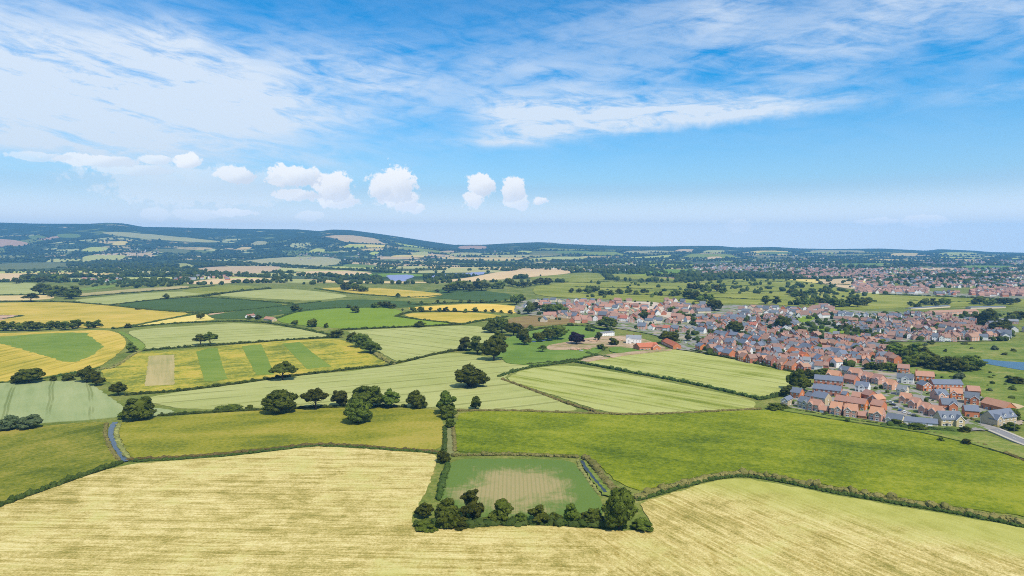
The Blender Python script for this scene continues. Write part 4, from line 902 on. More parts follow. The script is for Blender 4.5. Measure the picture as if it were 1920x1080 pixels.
for a0, b0, a1, b1, n_, h0, h1, lab, grp, dy in GR: grove(a0, b0, a1, b1, n_, h0, h1, lab, grp, dy=dy)
# scrub on the common
for i in range(34):
    x_, y_ = rng.uniform(1700, 1915), rng.uniform(644, 760)
    if 1820 < x_ and 668 < y_ < 702: continue
    if y_ > 705 + (x_ - 1700) * .22 + 5 : continue
    tree_px(x_, y_, rng.uniform(4, 9), rng.uniform(8, 18), 'bush', rng.choice(['leaf', 'leaf_light', 'leaf_grey']), 2, 'low scrub bush on the rough green common', 'bush', 'scrub bushes on the common')

# ------------------------------------------------------------------ hedges
HN = [0]
def hedge(pix, height, width, label, material='hedge_green', gaps=.0, cat='hedge', name='hedge', world=None, ragged=.35):
    P = unproj(smooth_poly(pix, False, 1)) if world is None else world
    Y = P[:, 1].mean(); ds = max(width * .42, Y / 420); P = resample(P, ds, False); it = []
    lib = BUSHY[2] if Y < 480 else BUSHY[3]
    o_ = P.mean(0)
    for p in P:
        if rng.random() < gaps: continue
        V, F = rng.choice(lib); h_ = height * (1 + rng.uniform(-ragged, ragged)) * rng.choice([1, 1, 1, .7, 1.35]); s = (ds * .85 + width * .22) * rng.uniform(.8, 1.25)
        it.append((V, F, (p[0] - o_[0] + rng.uniform(-.15, .15) * width, p[1] - o_[1] + rng.uniform(-.15, .15) * width, p[2] - o_[2] + h_ * .42), (s * rng.uniform(.8, 1.15), s * rng.uniform(.8, 1.15), h_ * .6), rng.uniform(0, 6.28)))
    V, F = merge(it); o = mk(name, mesh_np(name, V, [F], M[material]), None, tuple(o_)); return tag(o, label, cat)
hedge([(-40, 966), (0, 950), (60, 928), (150, 895), (228, 869)], 1.7, 2.4, 'dark green hedge between the straw field and the olive meadow')
hedge([(240, 863), (330, 859), (430, 852), (520, 841), (590, 834), (650, 836), (740, 843), (818, 849)], 1.0, 2.6, 'low green and brown bank behind the straw field', 'hedge_brown')
hedge([(245, 866), (330, 862), (430, 855), (520, 844), (590, 836.5), (650, 838.5), (740, 845), (818, 850.5)], .9, 1.6, 'thin green hedge line in front of the brown bank')
hedge([(1198, 934), (1260, 916), (1330, 897), (1388, 889), (1450, 897), (1560, 920), (1700, 944), (1830, 966), (1990, 1000)], 2.0, 3.2, 'thick brown hedge behind the drilled straw field', 'hedge_brown')
hedge([(1198, 938), (1260, 920), (1330, 900.5), (1387, 892.5), (1450, 900.5), (1560, 924), (1700, 948), (1830, 970), (1990, 1004)], 1.1, 1.8, 'thin green fringe at the foot of the brown hedge')
hedge([(850, 855), (920, 853), (1000, 854), (1080, 858)], 1.2, 2.2, 'pale reeds along the top of the green plot', 'reed')
hedge([(1098, 862), (1112, 870), (1125, 890), (1145, 915), (1160, 925)], 1.6, 3.2, 'pale reeds on the right bank of the narrow ditch', 'reed')
hedge([(1084, 864), (1090, 882), (1104, 902), (1122, 926)], .7, 1.2, 'thin reeds on the left bank of the narrow ditch', 'reed')
hedge([(822, 938), (830, 905), (840, 872)], 1.5, 2.4, 'green hedge down the left side of the green plot')
hedge([(834, 802), (834, 825), (833, 848)], 1.0, 1.8, 'narrow hedge on the left of the grassy track')
hedge([(850, 802), (852, 825), (853, 846)], .8, 1.4, 'narrow hedge on the right of the grassy track', 'hedge_brown')
hedge([(780, 988), (850, 990), (920, 985), (1000, 983), (1080, 986), (1140, 988)], 2.4, 3.5, 'continuous undergrowth beneath the foreground tree row')
hedge([(200, 795), (196, 815), (209, 846), (224, 864)], .8, 1.5, 'grassy fringe on the left bank of the blue stream', 'hedge_brown')
hedge([(223, 796), (217, 815), (224, 836), (240, 860)], 1.0, 2.2, 'reedy fringe on the right bank of the blue stream', 'reed')
hedge([(1078, 679), (1110, 685), (1200, 702), (1300, 720), (1420, 748)], 2.0, 3.0, 'dark hedge dividing the two streaky pale fields')
hedge([(935, 707), (985, 690), (1060, 681), (1078, 678)], 1.8, 2.6, 'dark hedge at the upper left of the streaky field')
hedge([(942, 712), (975, 724), (1010, 737), (1060, 756), (1115, 772)], 1.1, 2.4, 'dull ditch hedge slanting between pale fields', 'hedge_brown')
hedge([(860, 770.5), (960, 770), (1100, 775.5), (1200, 778), (1320, 773), (1425, 767)], .9, 2.6, 'rough low bank above the bright meadow', 'hedge_brown')
hedge([(300, 780), (400, 773), (500, 768), (640, 763), (760, 763)], 1.3, 2.4, 'low hedge running under the row of oaks')
hedge([(238, 741), (330, 734.5), (420, 723.5), (520, 709), (640, 695), (732, 685)], 1.7, 2.6, 'dark hedge below the field with green strips')
hedge([(735, 683), (790, 671.5), (830, 662), (868, 656)], 1.7, 2.6, 'dark hedge between two pale barley fields')
hedge([(704, 664), (720, 674), (738, 683)], 1.6, 5, 'rough bushy corner below three stepping oaks', 'hedge_brown')
hedge([(272, 657.5), (350, 651.5), (500, 641), (620, 633)], 1.9, 2.8, 'dark hedge between the pale barley and the strips')
hedge([(212, 617), (260, 613), (320, 607), (440, 602), (510, 606), (620, 629)], 2.0, 3.0, 'long dark hedge over the top of the pale barley')
hedge([(250, 612), (320, 598), (388, 587)], 1.8, 3.0, 'dark hedge along the right of the large yellow field')
hedge([(640, 619), (750, 614), (800, 612), (862, 609)], 2.0, 3.0, 'dark hedge under the lime pasture')
hedge([(742, 594), (800, 602), (868, 608.5)], 2.0, 3.0, 'hedge between lime pasture and tan wheat')
hedge([(742, 593.5), (764, 586), (800, 584), (900, 585)], 1.8, 3.0, 'hedge along the top of the tan wheat')
hedge([(868, 608.5), (900, 602), (950, 594.5)], 2.0, 3.0, 'hedge along the right of the tan wheat')
hedge([(-60, 565.5), (120, 565.5), (200, 572.5), (290, 582.5), (388, 589)], 1.8, 3.2, 'hedge along the top of the large yellow field')
hedge([(385, 588), (450, 582.5), (545, 572), (600, 566)], 1.8, 3.2, 'hedge between two dark green fields')
hedge([(200, 573), (300, 561.5), (362, 557)], 1.8, 3.2, 'hedge between the pale field and dark beet')
hedge([(375, 557), (450, 561.5), (550, 570)], 1.8, 3.2, 'hedge below the domed pale field')
hedge([(145, 557), (250, 549), (330, 543), (400, 536.5)], 2.0, 3.5, 'hedge above the pale field with the lone tree')
hedge([(370, 557), (430, 549.5), (505, 541.5)], 4.0, 5, 'thick dark hedge beside the olive pasture')
hedge([(-60, 553.5), (105, 553.5)], 2.0, 3.5, 'hedge below the pale field at the left')
hedge([(505, 603), (540, 590), (575, 581), (640, 577.5), (740, 576)], 1.8, 3.2, 'hedge along the top of the lime pasture')
hedge([(592, 541.5), (660, 551.5), (780, 559), (845, 552)], 1.8, 3.4, 'hedge around the lower side of the far yellow field')
hedge([(1296, 658), (1350, 668), (1400, 679), (1470, 694.5), (1525, 707), (1560, 712)], 1.9, 2.6, 'dark hedge between the pale field and the brick houses')
hedge([(1424, 750), (1455, 744), (1478, 736)], 2.0, 3.4, 'hedge curving up to the dark estate oaks')
hedge([(184, 692.5), (214, 690.5), (245, 668), (262, 659.5)], 1.2, 2.6, 'thin hedge winding between the yellow fields', 'hedge_brown')
hedge([(-40, 722), (60, 713.5), (130, 702), (185, 691)], 1.3, 2.6, 'hedge below the yellow field with the green kite')
hedge([(-40, 592), (48, 592), (20, 597), (-40, 604)], 1.6, 3.0, 'hedge round the pink ploughed corner')
hedge([(985, 622), (1020, 615), (1060, 611), (1100, 612), (1130, 619), (1150, 619)], 1.8, 3.0, 'dark hedge curving round the top of the park')
hedge([(1100, 663), (1125, 668), (1140, 671)], 1.6, 3.6, 'short clipped hedge beside the park drive')
hedge([(990, 684), (1060, 678), (1090, 674), (1110, 668)], 1.4, 2.4, 'hedge below the park lawn')
hedge([(1468, 766), (1500, 772), (1560, 782.5), (1620, 793), (1655, 797)], 1.1, 1.2, 'clipped dark hedge along the front gardens')
hedge([(1660, 799), (1740, 807), (1810, 811)], 1.8, 4.0, 'straggling scrub below the bungalow and garages')
hedge([(1700, 806), (1770, 817), (1830, 830), (1930, 868)], .7, 2.4, 'brownish bank line across the rough grass', 'hedge_brown')
hedge([(1812, 786), (1850, 797), (1885, 806)], 1.2, 1.2, 'brown garden hedge along the road', 'hedge_brown')
hedge([(1385, 548), (1470, 547)], 1.4, 4, 'straight dark hedge in the far pastures')
hedge([(1340, 551), (1480, 550.5)], 1.2, 3, 'second straight hedge below the first in the far pastures')
hedge([(1650, 553), (1760, 557), (1900, 562)], 3.0, 6, 'dark hedge under the far red roofs')
hedge([(1690, 563), (1780, 567), (1860, 566)], 1.6, 4, 'broken hedge line in the right hand pastures', gaps=.25)
hedge([(1290, 538), (1400, 536), (1500, 541)], 2.0, 5, 'hedge below the thickets in the far pastures', gaps=.1)
hedge([(1180, 553), (1290, 556), (1400, 562), (1560, 566)], 2.0, 5, 'long hedge above the top house row', gaps=.1)
hedge([(1410, 527), (1520, 531), (1610, 536)], 2.0, 6, 'hedge beside the far red roofs', gaps=.1)
hedge([(1300, 530), (1420, 529)], 2.0, 6, 'short hedge at the top of the far pastures', gaps=.1)
hedge([(1000, 527), (1100, 531), (1140, 528), (1280, 531)], 1.8, 5, 'hedge below the olive sloping pasture')
hedge([(1128, 513), (1140, 525)], 1.6, 4, 'hedge dividing two olive pastures')
hedge([(1080, 538), (1180, 541), (1290, 545)], 1.8, 5, 'hedge crossing the pastures behind the new estate')
hedge([(760, 573), (860, 568), (960, 567)], 2.5, 5, 'thick hedge under the dark green field')

# ------------------------------------------------------------------ far trees past counting
def far_trees():
    items = []
    def put(x, y, h_):
        if y < 230: return
        p = (x, y, float(hgt(x, y))); w = h_ * rng.uniform(.5, .75); V, F = rng.choice(LUMP[3])
        items.append((V, F, (p[0], p[1], p[2] + h_ * .5), (w, w * rng.uniform(.8, 1.3), h_ * .56), rng.uniform(0, 6.28)))
    clear = FIELD_POLYS + FAR_OPEN + [unproj([(716, 513), (792, 513), (796, 531), (716, 533)])[:, :2]]
    pts = []
    for a, b in FAR_HEDGES:
        a, b = np.array(a), np.array(b); L = np.linalg.norm(b - a); s = 0.0; dense = rng.choice([.25, .6, .95])
        big = b[1] > 4300
        while s < L:
            s += rng.uniform(7, 15) + (8 if big else 0); p = a + (b - a) * s / L
            if rng.random() > dense: 
                continue
            pts.append((p[0] + rng.uniform(-4, 4), p[1] + rng.uniform(-4, 4), rng.uniform(5, 13) * (1.15 if big else 1)))
    for poly in FAR_WOODS:
        lo, hi = poly.min(0), poly.max(0); area = (hi - lo).prod(); n = int(min(150, area / 700))
        q = np.stack([nr.uniform(lo[0], hi[0], n), nr.uniform(lo[1], hi[1], n)], 1); q = q[in_poly(q, poly)]
        for p in q: pts.append((p[0], p[1], rng.uniform(9, 17)))
    A = np.array(pts); keep = np.ones(len(A), bool)
    for f in clear: keep &= ~in_poly(A[:, :2], np.asarray(f))
    px = 960 + FPX * A[:, 0] / A[:, 1]; keep &= (px > -900) & (px < 2800)
    for x, y, h_ in A[keep]: put(x, y, h_)
    # loose pixel regions of mixed trees in the middle distance
    for x0, x1, y0, y1, n, h0, h1 in ((0, 620, 470, 488, 520, 8, 15), (180, 420, 494, 512, 200, 8, 15), (330, 700, 512, 523, 120, 7, 13), (560, 830, 524, 534, 90, 7, 13), (700, 1000, 490, 508, 230, 6, 12),
                                      (960, 1300, 492, 512, 300, 7, 12), (1280, 1500, 512, 520, 160, 8, 13), (1290, 1660, 524, 552, 150, 4, 11), (1100, 1330, 530, 560, 60, 4, 10), (1480, 1640, 552, 574, 50, 4, 10), (1560, 1920, 520, 540, 240, 6, 11), (1300, 1920, 488, 515, 200, 6, 11),
                                      (1300, 1900, 590, 640, 640, 3, 7), (1480, 1900, 700, 796, 70, 1.5, 3.5), (1000, 1300, 565, 625, 110, 3, 6), (0, 330, 500, 530, 70, 8, 14), (230, 420, 525, 535, 90, 6, 12), (1310, 1640, 635, 690, 240, 3, 7), (150, 330, 526, 540, 70, 6, 12)):
        q = unproj(np.stack([nr.uniform(x0, x1, n), nr.uniform(y0, y1, n)], 1)); k = ~in_poly(q[:, :2], clear[-1])
        if y0 >= 560:
            for f in FIELD_POLYS[:14]: k &= ~in_poly(q[:, :2], f)
        for f in FIELD_POLYS[:-12] if y0 < 523 or x1 < 1200 and y0 < 560 else []: k &= ~in_poly(q[:, :2], f)
        for p in q[k]: put(p[0], p[1], rng.uniform(h0, h1))
    V, F = merge(items); tag(mk('far_woodland', mesh_np('far_woodland', V, [F], M['leaf_far'])), 'countless dark trees and hedgerow timber across the far plain', 'woodland', kind='stuff')
far_trees()
# ------------------------------------------------------------------ houses
def boxm(x0, x1, y0, y1, z0, z1):
    V = [(x, y, z) for x in (x0, x1) for y in (y0, y1) for z in (z0, z1)]
    F = [(0, 1, 3, 2), (4, 6, 7, 5), (0, 4, 5, 1), (2, 3, 7, 6), (0, 2, 6, 4), (1, 5, 7, 3)]; return V, F
class MB:
    def __init__(s): s.V, s.F, s.I = [], [], []
    def add(s, VF, mi=0):
        n = len(s.V); s.V += list(VF[0]); s.F += [tuple(i + n for i in f) for f in VF[1]]; s.I += [mi] * len(VF[1]); return s
    def mesh(s, name, mats):
        me = bpy.data.meshes.new(name); me.from_pydata(s.V, [], s.F)
        for m_ in (mats if isinstance(mats, (list, tuple)) else [mats]): me.materials.append(m_)
        me.polygons.foreach_set('material_index', s.I); me.update(); return me
def gable_walls(mb, x0, x1, y0, y1, E, Rg, along):
    """walls with two gables; along 'x' or 'y' is the ridge direction"""
    if along == 'x':
        ym = (y0 + y1) / 2
        V = [(x0, y0, 0), (x1, y0, 0), (x1, y1, 0), (x0, y1, 0), (x0, y0, E), (x1, y0, E), (x1, y1, E), (x0, y1, E), (x0, ym, Rg), (x1, ym, Rg)]
        F = [(0, 1, 5, 4), (2, 3, 7, 6), (1, 2, 6, 9, 5), (3, 0, 4, 8, 7)]
    else:
        xm = (x0 + x1) / 2
        V = [(x0, y0, 0), (x1, y0, 0), (x1, y1, 0), (x0, y1, 0), (x0, y0, E), (x1, y0, E), (x1, y1, E), (x0, y1, E), (xm, y0, Rg), (xm, y1, Rg)]
        F = [(0, 1, 5, 8, 4), (2, 3, 7, 9, 6), (1, 2, 6, 5), (3, 0, 4, 7)]
    mb.add((V, F))
def gable_roof(mb, x0, x1, y0, y1, E, Rg, along, ov=.35, th=.22, ovb=None):
    """two slabs; ovb: overhang at the far end (used by wings that run into the main roof)"""
    def slab(q):
        n = len(q); mb.add((list(q) + [(p[0], p[1], p[2] - th) for p in q], [tuple(range(n)), tuple(range(2 * n - 1, n - 1, -1))] + [(i, i + n, (i + 1) % n + n, (i + 1) % n) for i in range(n)]))
    if along == 'x':
        ym = (y0 + y1) / 2; sl = (Rg - E) / (ym - y0); e = E - sl * ov + .12; r_ = Rg + .12
        slab([(x0 - ov * .6, y0 - ov, e), (x1 + ov * .6, y0 - ov, e), (x1 + ov * .6, ym, r_), (x0 - ov * .6, ym, r_)])
        slab([(x0 - ov * .6, ym, r_), (x1 + ov * .6, ym, r_), (x1 + ov * .6, y1 + ov, e), (x0 - ov * .6, y1 + ov, e)])
    else:
        xm = (x0 + x1) / 2; sl = (Rg - E) / (xm - x0); e = E - sl * ov + .12; r_ = Rg + .12; yb = y1 + (ov * .6 if ovb is None else ovb)
        slab([(x0 - ov, y0 - ov * .6, e), (xm, y0 - ov * .6, r_), (xm, yb, r_), (x0 - ov, yb, e)])
        slab([(xm, y0 - ov * .6, r_), (x1 + ov, y0 - ov * .6, e), (x1 + ov, yb, e), (xm, yb, r_)])
def frame_mesh(w, h_):
    mb = MB(); b = .17; mb.add(boxm(-w / 2 - .1, w / 2 + .1, -.09, .05, -h_ / 2 - .12, -h_ / 2 + b)); mb.add(boxm(-w / 2, w / 2, -.06, .05, h_ / 2 - b, h_ / 2))
    mb.add(boxm(-w / 2, -w / 2 + b, -.06, .05, -h_ / 2 + b, h_ / 2 - b)); mb.add(boxm(w / 2 - b, w / 2, -.06, .05, -h_ / 2 + b, h_ / 2 - b)); mb.add(boxm(-.07, .07, -.055, .05, -h_ / 2 + b, h_ / 2 - b))
    return mb.mesh('window_frame', M['white_paint'])
def pane_mesh(w, h_): return MB().add(boxm(-w / 2 + .1, w / 2 - .1, -.02, .02, -h_ / 2 + .1, h_ / 2 - .1)).mesh('pane', M['glass'])
WF = {k: (frame_mesh(*k), pane_mesh(*k)) for k in ((1.25, 1.25), (1.9, 1.35), (.8, 1.15))}
def window(parent, x, y, z, rot=0, k=(1.25, 1.25)):
    o = mk('window', WF[k][0], parent, (x, y, z), rot); mk('pane', WF[k][1], o)
DOOR = MB().add(boxm(-.5, .5, -.07, .05, 0, 2.1)).add(boxm(-.75, .75, -.75, .0, 2.25, 2.4)).mesh('door', M['door'])
def chim_mesh():
    mb = MB().add(boxm(-.45, .45, -.35, .35, 0, 1.7)).add(boxm(-.52, .52, -.42, .42, 1.7, 1.85)); mb.add(tube_vf(-.2, 0)); mb.add(tube_vf(.2, 0)); return mb.mesh('chimney', M['chimney'])
def tube_vf(x, y):
    V, F = tube([(x, y, 1.85), (x, y, 2.25)], [.12, .1], 6); return [tuple(v) for v in V], [tuple(int(i) for i in f) for f in F] + [tuple(range(6, 12))]
CHIM = chim_mesh(); SHELL = {}
def shells(W_, D, E, pitch, along, wing, wm, rm):
    """wall and roof meshes of a house shape, shared between alike houses; wing = (side, width, proj)"""
    k = (W_, D, E, pitch, along, wing, wm, rm)
    if k in SHELL: return SHELL[k]
    span = D if along == 'x' else W_; Rg = E + span / 2 * math.tan(R(pitch))
    wl, rf = MB(), MB(); gable_walls(wl, -W_ / 2, W_ / 2, 0, D, E, Rg, along); gable_roof(rf, -W_ / 2, W_ / 2, 0, D, E, Rg, along)
    wx = None
    if wing:
        side, ww, pr = wing; cx = {'l': -W_ / 2 + ww / 2 + .02, 'r': W_ / 2 - ww / 2 - .02, 'm': 0}[side]; wr = E - .1 + ww / 2 * math.tan(R(pitch + 4))
        wr = min(wr, Rg - .3); gable_walls(wl, cx - ww / 2, cx + ww / 2, -pr, D * .45, E - .1, wr, 'y'); gable_roof(rf, cx - ww / 2, cx + ww / 2, -pr, D * .42, E - .1, wr, 'y', .3, .2, 0.0); wx = (cx, ww, pr, wr)
    SHELL[k] = (wl.mesh('wall', WALL[wm]), rf.mesh('roof', ROOF[rm]), Rg, wx); return SHELL[k]
BARGE = {}
def bargeboard(parent, cx, y, E, wr, ww):
    k = (round(E, 2), round(wr, 2), round(ww, 2))
    if k not in BARGE:
        mb = MB(); h2 = ww / 2 + .32
        for s in (-1, 1):
            q = [(s * h2, 0, E - .3 * (wr - E) / (ww / 2)), (0, 0, wr + .02), (0, 0, wr - .34), (s * h2, 0, E - .3 * (wr - E) / (ww / 2) - .34)]
            if s > 0: q = q[::-1]
            mb.add((q + [(p[0], .1, p[2]) for p in q], [(0, 1, 2, 3), (7, 6, 5, 4), (0, 4, 5, 1), (1, 5, 6, 2), (2, 6, 7, 3), (3, 7, 4, 0)]))
        BARGE[k] = mb.mesh('bargeboard', M['white_paint'])
    mk('bargeboard', BARGE[k], parent, (cx, y, 0))
q_ = lambda v, s=.5: round(v / s) * s
HOUSE_N = [0]; HOUSE_AT = []
def house(pos, rot, W_, D, E, wall, roof, label, group=None, along='x', wing=None, pitch=36, chim=0, dormers=0, detail=2, name='house', cat='house'):
    W_, D, E = q_(W_), q_(D), q_(E, .25)
    wl, rf, Rg, wx = shells(W_, D, E, pitch, along, wing, wall, roof); HOUSE_N[0] += 1
    k = max(1, int(W_ / 8)); HOUSE_AT.extend((pos[0] + math.cos(rot) * (W_ * ((i + .5) / k - .5)) - math.sin(rot) * D / 2, pos[1] + math.sin(rot) * (W_ * ((i + .5) / k - .5)) + math.cos(rot) * D / 2) for i in range(k))
    o = empty(name, (pos[0], pos[1], pos[2] + .05), rot, label, cat, group)
    mk('wall', wl, o); mk('roof', rf, o)
    nst = max(1, int(E / 2.5)); garage = E < 2.7
    if chim:
        for i in range(chim):
            x = (-W_ / 2 + .9, W_ / 2 - .9, 0)[i % 3] if along == 'x' else 0; mk('chimney', CHIM, o, (x, D / 2 if along == 'x' else D * .7, Rg - .8))
    if detail >= 2:
        if not garage:
            n = max(2, int(W_ / 3.0)); xs = [-W_ / 2 + W_ * (i + .5) / n for i in range(n)]; di = [0] if n < 4 else list(range(0, n, 2))
            for st in range(nst):
                z = 1.45 + st * 2.55
                for i, x in enumerate(xs):
                    if wx and abs(x - wx[0]) < wx[1] / 2: continue
                    if st == 0 and i in di and not wx: mk('door', DOOR, o, (x, 0, 0)); continue
                    window(o, x, 0, z, 0, (1.9, 1.35) if st == 0 else (1.25, 1.25))
                if wx: window(o, wx[0], -wx[2], z, 0, (1.9, 1.35) if wx[1] > 3 else (1.25, 1.25))
                window(o, W_ / 2, D * .5, z, R(90), (.8, 1.15))
            if wx and n > 1:
                dx = [x for x in xs if abs(x - wx[0]) >= wx[1] / 2]
                if dx: mk('door', DOOR, o, (dx[0] + 1.6 * (1 if wx[0] > dx[0] else -1), 0, 0))
            if wx: bargeboard(o, wx[0], -wx[2] - .24, E - .1, wx[3], wx[1])
            if along == 'y': bargeboard(o, 0, -.24, E, Rg, W_); window(o, 0, 0, min(Rg - 1.6, E + .6), 0, (.8, 1.15))
            if dormers:
                sl = math.tan(R(pitch))
                for i in range(dormers):
                    x = -W_ / 2 + W_ * (i + .5) / dormers; zb = E + .55; y = .55 / sl
                    if wx and abs(x - wx[0]) < wx[1] / 2 + .5: continue
                    mb = MB(); gable_walls(mb, -.8, .8, 0, 2.2, 1.35, 1.95, 'y'); d_ = mk('dormer', mb.mesh('dormer', M['white_paint']), o, (x, y - .15, zb))
                    mr = MB(); gable_roof(mr, -.8, .8, 0, 2.2, 1.35, 1.95, 'y', .15, .1); mk('dormer_roof', mr.mesh('dormer_roof', ROOF[roof]), d_)
                    mk('pane', WF[(.8, 1.15)][1], d_, (0, -.02, .75))
        elif W_ > 5:
            for i in range(int(W_ / 3.2)):
                mk('garage_door', GDOOR, o, (-W_ / 2 + 1.7 + i * 3.2, 0, 0))
    elif detail == 1 and not garage:
        k = ('w', W_, D, E, wing)
        if k not in SHELL:
            mb = MB(); n = max(2, int(W_ / 2.9))
            for st in range(nst):
                z = 1.45 + st * 2.55
                for i in range(n):
                    x = -W_ / 2 + W_ * (i + .5) / n
                    if wx and abs(x - wx[0]) < wx[1] / 2: x, y = wx[0], -wx[2]
                    else: y = 0
                    for mi, e in ((0, 0), (1, .32)): mb.add(boxm(x - .7 + e, x + .7 - e, y - .06 - .03 * mi, y + .02, z - .65 + e, z + .65 - e), mi)
                for mi, e in ((0, 0), (1, .16)): mb.add(boxm(W_ / 2 - .02, W_ / 2 + .06 + .03 * mi, D / 2 - .5 + e, D / 2 + .5 - e, z - .6 + e, z + .6 - e), mi)
            SHELL[k] = mb.mesh('windows', [M['white_paint'], M['glass']])
        tag(mk('windows', SHELL[k], o), kind='stuff')
    return o
GDOOR = MB().add(boxm(-1.2, 1.2, -.06, .05, 0, 2.05)).mesh('garage_door', M['white_paint'])
def house_px(x0, y0, x1, y1, D, E, wall, roof, label, **k):
    a, b = unproj([(x0, y0), (x1, y1)]); d = b - a; L = math.hypot(d[0], d[1]); rot = math.atan2(d[1], d[0])
    return house((a + b) / 2, rot, max(3, L), D, E, wall, roof, label, **k)
